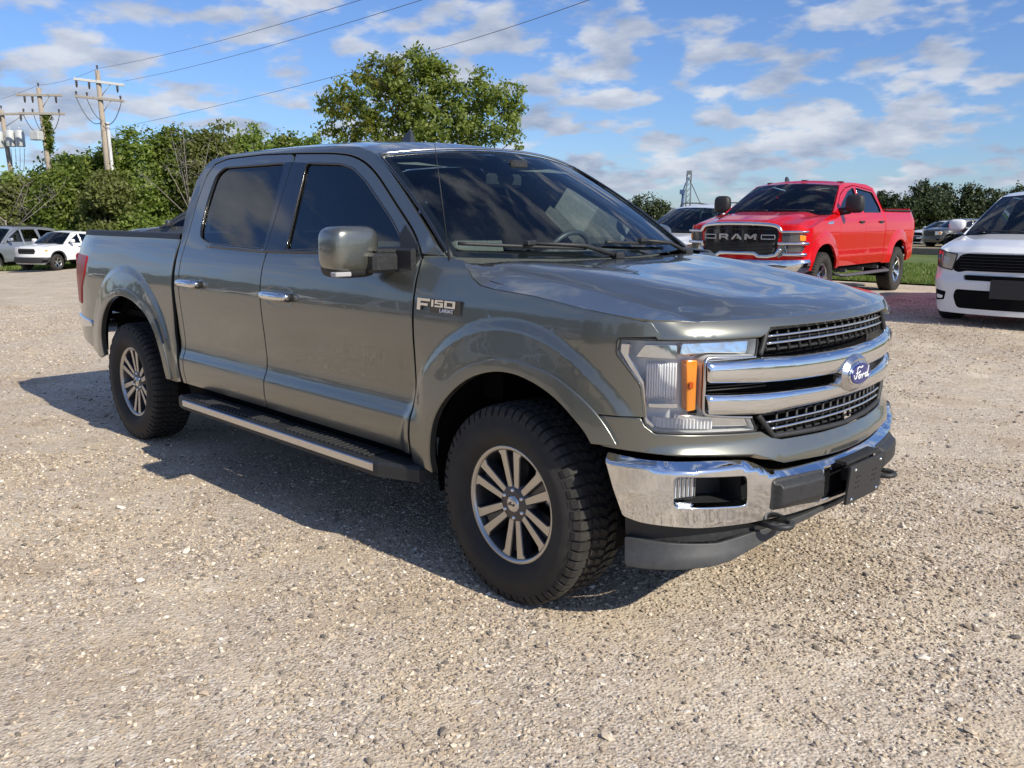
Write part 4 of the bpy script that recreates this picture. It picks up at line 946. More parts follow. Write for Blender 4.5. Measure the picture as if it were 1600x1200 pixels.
# ================================================================ ground
def grid_sheet(name, xs, ys, zf, mat, mask=None):
    X, Y = np.meshgrid(xs, ys); Z = zf(X, Y); nx = len(xs); V = np.stack([X, Y, Z], -1).reshape(-1, 3)
    F = []
    for j in range(len(ys)-1):
        for i in range(nx-1):
            if mask is not None and not mask((xs[i]+xs[i+1])/2, (ys[j]+ys[j+1])/2): continue
            F.append((j*nx+i, j*nx+i+1, (j+1)*nx+i+1, (j+1)*nx+i))
    mb = MB(); mb.add(V, F, 0, True); return tag(mb.build(name, mat), kind='structure')
def gravel_material():
    m = principled('gravel_lot', (0.40, 0.34, 0.28), 0.92, spec=.2); t = m.node_tree; b = t.nodes['Principled BSDF']; L = t.links.new
    tc = mnode(m, 'ShaderNodeTexCoord')
    def noise(sc_, det=5, rough=.6):
        n = mnode(m, 'ShaderNodeTexNoise'); n.inputs['Scale'].default_value = sc_; n.inputs['Detail'].default_value = det; n.inputs['Roughness'].default_value = rough; L(tc.outputs['Object'], n.inputs['Vector']); return n.outputs['Fac']
    def ramp(v, a, b_, c0=0, c1=1):
        n = mnode(m, 'ShaderNodeMapRange'); L(v, n.inputs['Value']); n.inputs['From Min'].default_value = a; n.inputs['From Max'].default_value = b_; n.inputs['To Min'].default_value = c0; n.inputs['To Max'].default_value = c1; return n.outputs[0]
    def mix(f, a, b_, mode='MIX'):
        n = mnode(m, 'ShaderNodeMix', data_type='RGBA', blend_type=mode)
        (L(f, n.inputs[0]) if not isinstance(f, (int, float)) else setattr(n.inputs[0], 'default_value', f))
        for i, v in ((6, a), (7, b_)):
            if isinstance(v, tuple): n.inputs[i].default_value = (*v, 1)
            else: L(v, n.inputs[i])
        return n.outputs[2]
    big = noise(.28, 6); mid = noise(3.2, 5); fine = noise(38, 6, .7)
    mp = mnode(m, 'ShaderNodeMapping'); mp.inputs['Scale'].default_value = (.10, .85, 1); mp.inputs['Rotation'].default_value = (0, 0, .35); L(tc.outputs['Object'], mp.inputs[0])
    st = mnode(m, 'ShaderNodeTexNoise'); st.inputs['Scale'].default_value = 1.6; st.inputs['Detail'].default_value = 4; L(mp.outputs[0], st.inputs['Vector'])
    patchy = noise(1.15, 7, .66)
    base = mix(ramp(patchy, .40, .60), (.47, .37, .265), (.73, .635, .49)); base = mix(ramp(big, .36, .62, .0, .55), base, (.70, .59, .44))
    base = mix(ramp(st.outputs['Fac'], .50, .66, 0, .5), base, (.82, .72, .57))
    base = mix(ramp(mid, .35, .68), mix(1.0, base, (.76, .735, .70), 'MULTIPLY'), base)
    # pebbles: every cell has its own tone
    hs = []
    col = base
    rough_ = ramp(noise(1.9, 4), .42, .58, .10, 1.0)
    for sc_, amt in ((75, .6), (140, .5), (34, .30)):
        vo = mnode(m, 'ShaderNodeTexVoronoi'); vo.inputs['Scale'].default_value = sc_; vo.inputs['Randomness'].default_value = 1; L(tc.outputs['Object'], vo.inputs['Vector'])
        sp = mnode(m, 'ShaderNodeSeparateColor'); L(vo.outputs['Color'], sp.inputs[0])
        r1 = mnode(m, 'ShaderNodeValToRGB'); e = r1.color_ramp.elements; e[0].position = 0; e[0].color = (.20, .17, .145, 1); e[1].position = 1; e[1].color = (.88, .81, .70, 1)
        for pz, cc_ in ((.25, (.37, .30, .23)), (.5, (.50, .42, .33)), (.75, (.64, .55, .45))):
            k = r1.color_ramp.elements.new(pz); k.color = (*cc_, 1)
        L(sp.outputs[0], r1.inputs[0]); am = mnode(m, 'ShaderNodeMath', operation='MULTIPLY'); L(rough_, am.inputs[0]); am.inputs[1].default_value = amt; col = mix(am.outputs[0], col, r1.outputs[0]) if sc_ != 34 else mix(ramp(sp.outputs[1], .8, .86, 0, .5), col, r1.outputs[0])
        hs.append(ramp(vo.outputs['Distance'], 0, .6, 1, 0))
    L(col, b.inputs['Base Color'])
    a1 = mnode(m, 'ShaderNodeMath', operation='MULTIPLY_ADD'); L(hs[0], a1.inputs[0]); a1.inputs[1].default_value = .8; fm = mnode(m, 'ShaderNodeMath', operation='MULTIPLY'); L(fine, fm.inputs[0]); fm.inputs[1].default_value = .45; L(fm.outputs[0], a1.inputs[2])
    a2 = mnode(m, 'ShaderNodeMath', operation='MULTIPLY_ADD'); L(hs[2], a2.inputs[0]); a2.inputs[1].default_value = .5; L(a1.outputs[0], a2.inputs[2])
    bp = mnode(m, 'ShaderNodeBump'); bp.inputs['Strength'].default_value = .75; bp.inputs['Distance'].default_value = .0065; L(a2.outputs[0], bp.inputs['Height']); L(bp.outputs[0], b.inputs['Normal'])
    return m
GRAVEL = gravel_material()
def zg(x, y): return terrain(x, y)
q = np.concatenate([-np.geomspace(1600, 64, 18), np.arange(-60, 61, 1.5), np.geomspace(64, 1600, 18)])
grid_sheet('ground', q, q, zg, GRAVEL)
def grass_mat(nm, c0, c1):
    m = principled(nm, c0, .9, spec=.15); t = m.node_tree; b = t.nodes['Principled BSDF']; tc = mnode(m, 'ShaderNodeTexCoord')
    n = mnode(m, 'ShaderNodeTexNoise'); n.inputs['Scale'].default_value = .8; n.inputs['Detail'].default_value = 9; n.inputs['Roughness'].default_value = .7; t.links.new(tc.outputs['Object'], n.inputs['Vector'])
    r = mnode(m, 'ShaderNodeMapRange'); r.inputs['From Min'].default_value = .38; r.inputs['From Max'].default_value = .62; t.links.new(n.outputs['Fac'], r.inputs['Value'])
    x = mnode(m, 'ShaderNodeMix', data_type='RGBA'); t.links.new(r.outputs[0], x.inputs[0]); x.inputs[6].default_value = (*c0, 1); x.inputs[7].default_value = (*c1, 1); t.links.new(x.outputs[2], b.inputs['Base Color']); return m
GR = grass_mat('lawn', (.085, .135, .035), (.16, .19, .06)); DRY = grass_mat('dry_grass', (.30, .27, .13), (.38, .30, .19))
xs = np.arange(-30, 61, 1.5); grid_sheet('grass_verge', xs, np.concatenate([[15.35], np.arange(16.5, 40, 1.5)]), lambda x, y: zg(x, y)+.035, GR)
grid_sheet('dry_field', np.arange(-90, 91, 3.0), np.concatenate([np.arange(39.0, 120, 3.0)]), lambda x, y: zg(x, y)+.05, DRY)
def zDL(D, L): 
    x = CAM[0]+D*FH[0]+L*RH[0]; y = CAM[1]+D*FH[1]+L*RH[1]; return x, y
Ds = np.arange(38.6, 75, 1.5); Ls = np.arange(-70, -2, 1.5); DD, LL = np.meshgrid(Ds, Ls); X, Y = zDL(DD, LL)
mb = MB(); n = len(Ds); mb.add(np.stack([X, Y, zg(X, Y)+.04], -1).reshape(-1, 3), [(j*n+i, (j+1)*n+i, (j+1)*n+i+1, j*n+i+1) for j in range(len(Ls)-1) for i in range(n-1)], 0, True)
tag(mb.build('grass_bank', GR), kind='structure')

# loose stones on the lot: one uncountable scatter
def stone_mesh(seed, elong=1.0):
    r_ = np.random.default_rng(seed); ph = (1+5**.5)/2
    V = np.array([(-1, ph, 0), (1, ph, 0), (-1, -ph, 0), (1, -ph, 0), (0, -1, ph), (0, 1, ph), (0, -1, -ph), (0, 1, -ph), (ph, 0, -1), (ph, 0, 1), (-ph, 0, -1), (-ph, 0, 1)], float); V /= np.linalg.norm(V[0])
    F = [(0, 11, 5), (0, 5, 1), (0, 1, 7), (0, 7, 10), (0, 10, 11), (1, 5, 9), (5, 11, 4), (11, 10, 2), (10, 7, 6), (7, 1, 8), (3, 9, 4), (3, 4, 2), (3, 2, 6), (3, 6, 8), (3, 8, 9), (4, 9, 5), (2, 4, 11), (6, 2, 10), (8, 6, 7), (9, 8, 1)]
    V = V*r_.uniform(.72, 1.2, (12, 1))*np.array([1.15*elong, 1.0, .62]); return V, F
sm = principled('stone', (.5, .45, .4), .85, spec=.25); t = sm.node_tree; oi = mnode(sm, 'ShaderNodeObjectInfo'); rr = mnode(sm, 'ShaderNodeValToRGB')
el = rr.color_ramp.elements; el[0].position = 0; el[0].color = (.17, .155, .145, 1); el[1].position = 1; el[1].color = (.85, .79, .69, 1)
for pz, cc_ in ((.14, (.25, .205, .16)), (.35, (.41, .33, .24)), (.7, (.54, .445, .335)), (.92, (.70, .61, .48))):
    k = el.new(pz); k.color = (*cc_, 1)
t.links.new(oi.outputs['Random'], rr.inputs[0]); t.links.new(rr.outputs[0], t.nodes['Principled BSDF'].inputs['Base Color'])
scol = bpy.data.collections.new('stone_shapes')
for k in range(4):
    mb = MB(); mb.add(*stone_mesh(11+k, 1+.15*k)); me = mb.mesh('stone_shape', sm); o = bpy.data.objects.new('stone_shape', me); scol.objects.link(o)
def scatter(name, P, S, mat=None):
    me = bpy.data.meshes.new(name); me.from_pydata(P.tolist(), [], []); me.materials.append(sm)
    a = me.attributes.new('size', 'FLOAT', 'POINT'); a.data.foreach_set('value', S.astype(np.float32))
    o = link_mesh(name, me); tag(o, kind='stuff')
    ng = bpy.data.node_groups.new(name, 'GeometryNodeTree'); ng.interface.new_socket('Geometry', in_out='INPUT', socket_type='NodeSocketGeometry'); ng.interface.new_socket('Geometry', in_out='OUTPUT', socket_type='NodeSocketGeometry')
    N = ng.nodes.new; gi = N('NodeGroupInput'); go = N('NodeGroupOutput'); ip = N('GeometryNodeInstanceOnPoints'); ci = N('GeometryNodeCollectionInfo')
    ci.inputs['Collection'].default_value = scol; ci.inputs['Separate Children'].default_value = True; ci.inputs['Reset Children'].default_value = True
    rv = N('FunctionNodeRandomValue'); rv.data_type = 'FLOAT_VECTOR'; rv.inputs[0].default_value = (-.35, -.35, 0); rv.inputs[1].default_value = (.35, .35, 6.28)
    na = N('GeometryNodeInputNamedAttribute'); na.data_type = 'FLOAT'; na.inputs[0].default_value = 'size'
    k = ng.links.new; k(gi.outputs[0], ip.inputs['Points']); k(ci.outputs[0], ip.inputs['Instance']); ip.inputs['Pick Instance'].default_value = True
    k(rv.outputs[0], ip.inputs['Rotation']); k(na.outputs[0], ip.inputs['Scale']); k(ip.outputs[0], go.inputs[0])
    md = o.modifiers.new('scatter', 'NODES'); md.node_group = ng; return o
from mathutils import noise as mnoise
def scatter_points(n, D0, D1, s0, s1, power):
    u = rng.random(n*2); D = D0+(D1-D0)*u**power; L = (rng.random(n*2)*2-1)*(.66*D+1.2)
    x, y = zDL(D, L)
    # loose gravel lies in drifts between packed patches
    f = .5+.5*np.sin(x*1.7+1.3*np.sin(y*.9))*np.sin(y*1.5+1.1*np.sin(x*1.1)); f2 = .5+.5*np.sin(x*5.1+2*np.sin(y*3.3))*np.sin(y*4.3+2*np.sin(x*3.7))
    f3 = np.clip(.5+2.2*(.5*f+.3*f2+.2*(.5+.5*np.sin(x*11+y*2.3)*np.sin(y*12-x*3.1))-.5), 0, 1)
    keep = rng.random(n*2) < .14+.62*f3**1.3; x, y = x[keep][:n], y[keep][:n]
    s = s0+(s1-s0)*rng.random(len(x))**3.2
    return np.stack([x, y, zg(x, y)+s*.32], -1), s
Pa, Sa = scatter_points(120000, .7, 5.5, .0022, .0088, .62)
Pb, Sb = scatter_points(120000, 4.5, 15, .0034, .0095, .60)
Pc, Sc = scatter_points(3200, .9, 10, .007, .018, .7)
scatter('loose_gravel', np.concatenate([Pa, Pb, Pc]), np.concatenate([Sa, Sb, Sc]))
# grass blades on the verge
def blades(name, n, reg, hmin, hmax, w, mat, lift=.035):
    x, y = reg(n); z = zg(x, y)+lift; a = rng.random(n)*2*pi; h = hmin+(hmax-hmin)*rng.random(n); ln = h*.5*rng.normal(size=n)
    dx, dy = np.cos(a)*w, np.sin(a)*w; V = np.stack([np.stack([x-dx, y-dy, z], -1), np.stack([x+dx, y+dy, z], -1), np.stack([x+ln*np.sin(a), y-ln*np.cos(a), z+h], -1)], 1).reshape(-1, 3)
    me = bpy.data.meshes.new(name); me.vertices.add(3*n); me.vertices.foreach_set('co', V.ravel()); me.loops.add(3*n); me.loops.foreach_set('vertex_index', np.arange(3*n)); me.polygons.add(n); me.polygons.foreach_set('loop_start', np.arange(n)*3); me.update(); me.validate()
    me.materials.append(mat); return tag(link_mesh(name, me), kind='stuff')
def leaf_mat(nm, c0, c1, trans=.35, c2=None):
    m = bpy.data.materials.new(nm); m.use_nodes = True; t = m.node_tree; t.nodes.clear(); L = t.links.new
    g = mnode(m, 'ShaderNodeNewGeometry'); r = mnode(m, 'ShaderNodeValToRGB'); e = r.color_ramp.elements; e[0].color = (*c0, 1); e[1].color = (*c1, 1)
    if c2: e[1].position = .8; k = e.new(1.0); k.color = (*c2, 1)
    L(g.outputs['Random Per Island'], r.inputs[0])
    d = mnode(m, 'ShaderNodeBsdfPrincipled'); d.inputs['Roughness'].default_value = .5; d.inputs['Specular IOR Level'].default_value = .35; tr = mnode(m, 'ShaderNodeBsdfTranslucent')
    mu = mnode(m, 'ShaderNodeMix', data_type='RGBA', blend_type='MULTIPLY'); mu.inputs[0].default_value = 1; L(r.outputs[0], mu.inputs[6]); mu.inputs[7].default_value = (1.5, 1.6, .6, 1)
    L(r.outputs[0], d.inputs['Base Color']); L(mu.outputs[2], tr.inputs[0]); x = mnode(m, 'ShaderNodeMixShader'); x.inputs[0].default_value = trans; L(d.outputs[0], x.inputs[1]); L(tr.outputs[0], x.inputs[2])
    o = mnode(m, 'ShaderNodeOutputMaterial'); L(x.outputs[0], o.inputs[0]); return m
GB = leaf_mat('grass_blade', (.09, .15, .03), (.17, .23, .06), .3, (.30, .28, .12))
blades('verge_grass', 60000, lambda n: (-16+20*rng.random(n), 15.4+9*rng.random(n)**1.3), .03, .10, .012, GB)
blades('bank_grass', 26000, lambda n: zDL(38.6+8*rng.random(n)**1.5, -30+24*rng.random(n)), .06, .22, .03, GB, .04)
# ================================================================ the other vehicles
F_PLAN = [(0, .905), (.2, .894), (.4, .862), (.52, .83), (.65, .785), (.77, .73), (.85, .675), (.91, .605), (.95, .52), (.975, .42), (.985, .3), (.985, -.3)]
def arch_pts(cx, cz, r, z0, n=22, sq=2.3):
    """opening from the front lower end over the top to the rear lower end"""
    out = []
    for t in np.linspace(-.9, pi+.9, n*2):
        x = cx+r*np.sign(cos(t))*abs(cos(t))**(2/sq); z = cz+r*np.sign(sin(t))*abs(sin(t))**(2/sq)
        if z > z0-1e-6: out.append((x, z))
    return [(out[0][0], z0)]+out+[(out[-1][0], z0)]
def make_car(name, label, cat, c, group=None):
    hw, wb, fo, ro = c['hw'], c['wb'], c['fo'], c['ro']; Rt = c['Rt']; z0 = c['sill']; belt = c['belt']; roof = c['roof']; tw = c['tw']
    P_ = c['paint']; re_ = roof-c.get('crown', .06); h = c.get('h', .06); suv = c['kind'] == 'suv'
    sect = [(z0-.2, hw-.05), (z0, hw-.03), (z0+.15, hw-.005), (z0+.30, hw-.012), (belt-.30, hw), (belt-.12, hw-.015), (belt, hw-.06), (re_-.05, tw+.03), (re_, tw), (re_+.03, tw-.05), (roof, tw-.14)]
    k = hw/.985; bl = c.get('blunt', 1.0)
    bd = Body(sect, hw-.005, [(y*k, fo-(.905-x)*bl if y < .98 else x) for y, x in F_PLAN], [(0, Rt+.03, Rt*1.62, .02), (-wb, Rt+.05, Rt*1.62, .022)], rear=(-wb-ro+.45, -wb-ro, .10))
    car = thing(name, label, cat, group=group)
    xw0, xw1, xr1, xr0, xA, xB, xC, xe = c['xw0'], c['xw1'], c['xr1'], c['xr0'], c['xA'], c['xB'], c['xC'], -wb-ro
    ar = Rt*1.24; of = arch_pts(0, Rt+.02, ar, z0); orr = arch_pts(-wb, Rt+.03, ar, z0)
    hf, hr = c['hoodf'], c['hoodr']; zsh = c.get('shut', hf-.06); xf = fo-.36*bl-.02
    hs = ch_smooth([(xw0, hr), (xw0+.3, hr-.04), (xf-.15, zsh+.03), (xf, zsh)], 2)
    zs_ = [q[1] for q in hs][::-1]; xs_ = [q[0] for q in hs][::-1]
    def hedge(x): return np.interp(x, xs_[::-1], zs_[::-1])
    zrf = lambda x: np.interp(x, c['roofx'], c['roofz'])
    F0 = [(xA, z0), (xA, belt-.02)]+[(xw0-.04, belt+.0)]+[(x, z) for x, z in hs]+[(xf, z0)]+of
    F0 = rounded(F0, 0)
    lA = lambda t: (xw0+(xw1-xw0)*t, belt+(zrf(xw1)-belt)*t)
    top = [(x, float(zrf(x))) for x in np.linspace(xw1, xr1, 14)]
    wtop = lambda x: float(zrf(x))-.085
    # doors
    ap = c.get('apil', .10)
    dA = [(xA, z0+.02), (xA, belt-.02), (xw0-.14, belt+.02)]+[(lA(t)[0]-ap, lA(t)[1]-.02) for t in (.35, .7)]+[(xw1-.20, float(zrf(xw1))-.045), (xB, float(zrf(xB))-.045), (xB, z0+.02)]
    if suv: dC = [(xB, z0+.02), (xB, float(zrf(xB))-.045), (xC+.12, float(zrf(xC))-.05), (xC-.05, belt+.1), (xC-.02, belt-.05), (-wb+ar+.18, belt-.25), (-wb+ar+.10, z0+.02)]
    else: dC = [(xB, z0+.02), (xB, float(zrf(xB))-.045), (xC+.18, float(zrf(xC))-.05), (xC+.06, belt+.25), (xC+.05, belt-.1), (xC+.05, z0+.02)]
    wA = rounded([(xB+.06, belt+.03), (xw0-.26-.1, belt+.045), (lA(.45)[0]-ap-.10, lA(.45)[1]-.045), (xw1-.28, wtop(xw1)-.01), (xB+.06, wtop(xB))], .03)
    wC = rounded([(xB-.06, belt+.03), (xB-.06, wtop(xB)), (xC+.22, wtop(xC)), (xC+.10, belt+.13), (xC+.13, belt+.035)], .04)
    inner_ = [(lA(t)[0]-ap+.01, lA(t)[1]-.012) for t in (.05, .35, .7)]+[(xw1-.20, float(zrf(xw1))-.037), (xB, float(zrf(xB))-.037), (xC+.17 if not suv else xC+.12, float(zrf(xC))-.042)]
    roofl = [lA(t) for t in (.02, .35, .7)]+top
    if suv:
        zend = c.get('rearz', belt-.05)
        Q = [(-wb+ar+.105, z0), (-wb+ar+.185, belt-.25), (xC-.015, belt-.05), (xC-.045, belt+.1)]+inner_[::-1]+roofl+[(xr0+.02, belt+.0), (xe+.02, belt-.15), (xe, z0+.25), (xe+.05, z0+.1)]+[(orr[-1][0]-.02, z0)]+orr[::-1]
        qw = [rounded([(xC-.06, belt+.06), (xC+.0, wtop(xC)), (xr1+.12, wtop(xr1)-.01), (xr0+.22, belt+.10), (xr0+.25, belt+.05)], .04)]
    else:
        Q = [(xC, z0), (xC+.042, z0), (xC+.042, belt-.1), (xC+.052, belt+.25)]+inner_[::-1]+roofl+[(xr1-.05, float(zrf(xr1))-.12), (xC, belt+.05)]; qw = []
        rail = c['rail']
        BD = [(xC-.02, z0), (xC-.025, rail), (xe+.25, rail+.02), (xe+.08, rail-.02), (xe+.03, rail-.2), (xe, z0+.25), (xe+.2, z0+.05)]+[(orr[-1][0]-.02, z0)]+orr[::-1]
    for nm, sg in SIDES:
        f0 = bd.side(sg); hint = (0, sg, 0)
        for pn, poly, hl, wn_ in (('fender', F0, [], None), ('front_door', dA, [wA], wA), ('rear_door', dC, [wC], wC), ('quarter_panel' if suv else 'cab_frame', Q, qw, qw[0] if qw else None)):
            mb = MB(); patch(mb, poly, f0, hint, h, holes=hl, inset=.0055, depth=.03, edge=.004); d = mb.build(pn, P_, car)
            if wn_ is not None:
                mb = MB(); patch(mb, offset2(resample(wn_, .06), .01), bd.side(sg, -.014), hint, .12, depth=0); mb.build('window_pane', c.get('sideglass', PRIV), d)
                mb = MB(); outline_tube(mb, wn_, bd.side(sg, -.002), .009, h=.08); mb.build('window_seal', GLOSSB, d)
            if 'door' in pn:
                hx = (xB+.10) if pn == 'front_door' else xC+.16; hz = belt-.13; mb = MB(); xx = np.linspace(hx, hx+.20, 7)
                mb.tube([(x, sg*(float(bd.W(x, hz))+.03*(1-abs((x-hx-.10)/.10)**4)), hz) for x in xx], .017, 8); mb.build('door_handle', c.get('handle', BLACKP), d)
                if pn == 'front_door': fd = d
        if not suv:
            mb = MB(); patch(mb, BD, f0, hint, h, inset=.003, depth=.04, edge=.006); mb.build('bed_side', P_, car)
            mb = MB(); mb.box(((xC+xe)/2+.10, sg*(hw-.10), rail+.006), (xC-xe-.42, .09, .03), ch=.008); mb.build('rail_cap', BLACKP, car)
        if c.get('cladding'):
            for cx, oo, czz in ((0, of, Rt+.02), (-wb, orr, Rt+.03)):
                o2 = arch_pts(cx, czz, ar+.05, z0)
                mb = MB(); patch(mb, o2+oo[::-1], bd.side(sg, .012), hint, h*.7, inset=0, depth=.03); mb.build('wheel_arch_flare', c['cladding'], car)
        # wheel wells and dark lining
        mb = MB()
        for cx in (0, -wb):
            th = np.linspace(-.3, pi+.3, 18); n = len(th); V = [(cx+(ar+.02)*cos(t), sg*y, Rt+.04+(ar+.02)*sin(t)) for y in (hw-.05, hw-.45) for t in th]+[(cx, sg*(hw-.45), Rt)]
            mb.add(V, [(i, i+1, n+i+1, n+i) for i in range(n-1)]+[(n+i, n+i+1, 2*n) for i in range(n-1)], 0, True)
        patch(mb, [(xA-.02, z0-.06), (xC, z0-.06), (xC, belt-.04), (xA-.02, belt-.04)], bd.side(sg, -.06), hint, .3, depth=0)
        mb.build('wheel_well', DARKP, car)
        # mirror
        mw = c.get('mirror', (.075, .11, .085)); mx_, mz = xA-.14+c.get('mdx', 0), belt+.10+mw[2]*.4; my = hw+mw[1]*.9+.02
        mb = MB(); n, m = 16, 10; V = []
        g = lambda v_, p: np.sign(v_)*abs(v_)**(2/p)
        for i in range(m+1):
            ph = -pi/2+pi*i/m
            for kk in range(n):
                t = 2*pi*kk/n; V.append((mx_+mw[0]*g(cos(ph), 3.4)*g(cos(t), 3.4), sg*(my+mw[1]*g(cos(ph), 3.4)*g(sin(t), 3.4)), mz+mw[2]*g(sin(ph), 3.4)))
        F_ = [(i*n+kk, i*n+(kk+1) % n, (i+1)*n+(kk+1) % n, (i+1)*n+kk) for i in range(m) for kk in range(n)]; F_ = F_ if sg > 0 else [f[::-1] for f in F_]
        mb.add(V, F_, 0, True); mb.tube([(mx_, sg*(my-mw[1]*.5), mz-mw[2]*.7), (mx_+.03, sg*(hw-.10), belt+.03)], .035 if mw[1] < .13 else .06, 8, mat=1)
        mb.build('wing_mirror', [c.get('mirror_mat', P_), BLACKP], fd)
        if c.get('rails'):
            mb = MB(); xx = np.linspace(xw1-.25, xr1+.15, 16); mb.tube([(x, sg*(tw-.06), float(zrf(x))+.055+.03*(1-abs(2*(i/15)-1)**8)) for i, x in enumerate(xx)], .016, 6); mb.build('roof_rail', c['rails'], car)
        if c.get('steps'):
            mb = MB(); mb.tube([(xA+.02, sg*(hw-.08), z0-.10), (xA-.15, sg*(hw+.04), z0-.13), (-wb+ar+.25, sg*(hw+.04), z0-.13), (-wb+ar+.12, sg*(hw-.08), z0-.10)], .055, 10, flat=.5)
            for x in (xA-.35, xB, xC+.3): mb.box((x, sg*(hw-.1), z0-.06), (.06, .2, .05))
            mb.build('running_board', principled('step_grey', (.09, .09, .10), .4), car)
        # tail lamp
        mb = MB(); zt = (belt-.02) if suv else c['rail']-.12
        patch(mb, rounded([(xe+.22, zt), (xe+.02, zt), (xe+.0, zt-.38), (xe+.12, zt-.38)], .02), bd.side(sg, .008), hint, .06, depth=.03); mb.box((xe-.005, sg*(hw-.17), zt-.19), (.04, .12, .36), ch=.01); mb.build('tail_lamp', REDL, car)
    # hood
    dmp = c.get('dome', .03)
    zt_, zv_ = smooth_table([(-.1, hf-.03), (0, hf), (.03, hf+.03), (.12, hf+.03+(hr-hf)*.25), (.5, hf+.04+(hr-hf)*.62), (1.1, hr+.035), (1.6, hr+.05)], .012)
    def hz_(x, y):
        a = np.abs(y); d = bd.X(np.minimum(a, hw*.8))-x; z = np.interp(d, zt_, zv_)
        yr = .42*hw+.12*sst(0, .9, d); z = z-dmp*sst(yr-.03, yr+.22, a)+c.get('scoop', 0)*np.exp(-(y/.28)**2)*sst(.35, .6, d)
        kk = sst(hw*.80, hw*.965, a)**1.2; return z*(1-kk)+hedge(x)*kk
    xx = np.linspace(xw0+.02, xf, 12); sd_ = [(x, -(float(bd.W(x, hedge(x)))-.008)) for x in xx]
    ss = np.linspace(-.5, 0, 1); iS = np.linspace(-1, 0, 16)
    s_lim = -float(np.interp(xf, bd.Q[bd.s > 0][::-1][:, 1], bd.s[bd.s > 0][::-1]))
    fr_ = bd.F(iS*abs(s_lim), np.full(16, hf), .004)
    half = [(xw0+.16, 0.0), (xw0+.14, -hw*.5)]+sd_+[(float(q[0]), float(q[1])) for q in fr_[1:-1]]
    ho = half+[(float(fr_[-1][0]), 0.0)]+[(x, -y) for x, y in half[::-1] if abs(y) > 1e-6]
    mb = MB(); patch(mb, ho, lambda u, v: np.stack([u, v, hz_(u, v)], -1), (0, 0, 1), h, depth=.03, edge=.005, inset=.002); mb.build('hood', P_, car)
    # roof
    rxs = np.linspace(xw1, xr1, 14); crown = roof-re_
    def rf(u, v):
        ze = zrf(u); w_ = bd.sect(ze)-.003; e = np.clip(np.minimum((xw1+.05-u)/.35, (u-xr1)/.35+.4), .55, 1); return np.stack([u, v, ze+crown*e*(1-np.abs(v/w_)**2.3)], -1)
    ro_ = [(x, -(float(bd.sect(zrf(x)))-.006)) for x in rxs][::-1]+[(xw1+.13*(1-u*u), u*(tw-.01)) for u in np.linspace(-.8, .8, 9)]+[(x, float(bd.sect(zrf(x)))-.006) for x in rxs]
    mb = MB(); patch(mb, ro_, rf, (0, 0, 1), h*1.2, depth=.02, edge=.004, inset=.001); mb.build('roof', P_, car)
    # windshield, rear glass
    wb0 = float(bd.sect(belt))-.03; wt0 = float(bd.sect(zrf(xw1)))-.012
    def wsf(off=0):
        def f(a, t):
            u = a; b = np.stack([xw0+.20-.19*u*u, wb0*u, hr-.0+.0*u], -1); cc_ = np.stack([xw1+.135-.135*u*u, wt0*u, float(zrf(xw1))+crown*.8*(1-u*u)], -1)
            return b*(1-t)[:, None]+cc_*t[:, None]+(.02*4*t*(1-t)+off)[:, None]*np.array([.5, 0, .85])
        return f
    mb = MB(); patch(mb, [(-1, 0), (1, 0), (1, 1), (-1, 1)], wsf(-.004), (1, 0, 1), .12, depth=.004, inset=.003); w_ = mb.build('windshield', c.get('wsglass', WSH), car)
    mb = MB(); patch(mb, [(-1, 0), (1, 0), (1, 1), (-1, 1)], wsf(-.008), (1, 0, 1), .12, holes=[[(-.93, .08), (.93, .08), (.93, .94), (-.93, .94)]], depth=0, inset=.003); mb.build('black_border', GLOSSB, w_)
    mb = MB()
    for a0, a1 in ((-.85, -.1), (.0, .72)): mb.tube(wsf(.02)(np.linspace(a0, a1, 8), np.linspace(.10, .07, 8)), .010, 5)
    tag(mb.build('wiper', BLACKP, w_), kind='stuff')
    mb = MB(); mb.box((xw0+.12, 0, hr-.045), (.18, wb0*1.85, .03)); mb.build('cowl_panel', BLACKP, car)
    if suv:
        wr0 = float(bd.sect(zrf(xr1)))-.01
        def rg(a, t): return np.stack([(xr0-.02)*(1-t)+(xr1-.03)*t-.05*(1-a*a), a*(wb0*(1-t)+wr0*t), (belt)*(1-t)+(float(zrf(xr1))-.02)*t], -1)
        mb = MB(); patch(mb, [(-1, 0), (1, 0), (1, 1), (-1, 1)], rg, (-1, 0, 0), .15, depth=.01); mb.build('rear_window', PRIV, car)
        mb = MB(); patch(mb, [(-hw+.10, z0+.05), (hw-.10, z0+.05), (hw-.10, belt-.02), (-hw+.10, belt-.02)], lambda u, v: np.stack([xe-.03+(.02+xr0-xe)*sst(belt-.25, belt, v)+.06*(u/hw)**2, u, v], -1), (-1, 0, 0), .12, depth=.1, edge=.01); mb.build('tailgate', P_, car)
        mb = MB(); mb.box((xe-.04, 0, z0+.12), (.12, hw*1.75, .22), ch=.04); mb.build('rear_bumper', c.get('cladding') or P_, car)
    else:
        mb = MB(); mb.box((xC+.03, 0, (belt+z0)/2+.1), (.04, hw*1.8, belt-z0)); mb.add([(xC+.01, -wb0, belt+.1), (xC+.01, wb0, belt+.1), (xr1-.02, wt0, float(zrf(xr1))), (xr1-.02, -wt0, float(zrf(xr1)))], [(0, 1, 2, 3)])
        mb.build('cab_back', P_, car)
        mb = MB(); mb.box((xC-.0, 0, belt+.27), (.01, 1.3, .28), rot=np.array(Matrix.Rotation(R(8), 3, 'Y'))); mb.build('rear_window', PRIV, car)
        mb = MB(); mb.box((xe+.04, 0, (rail+z0)/2+.15), (.05, hw*1.62, rail-z0-.2), ch=.01); mb.build('tailgate', P_, car)
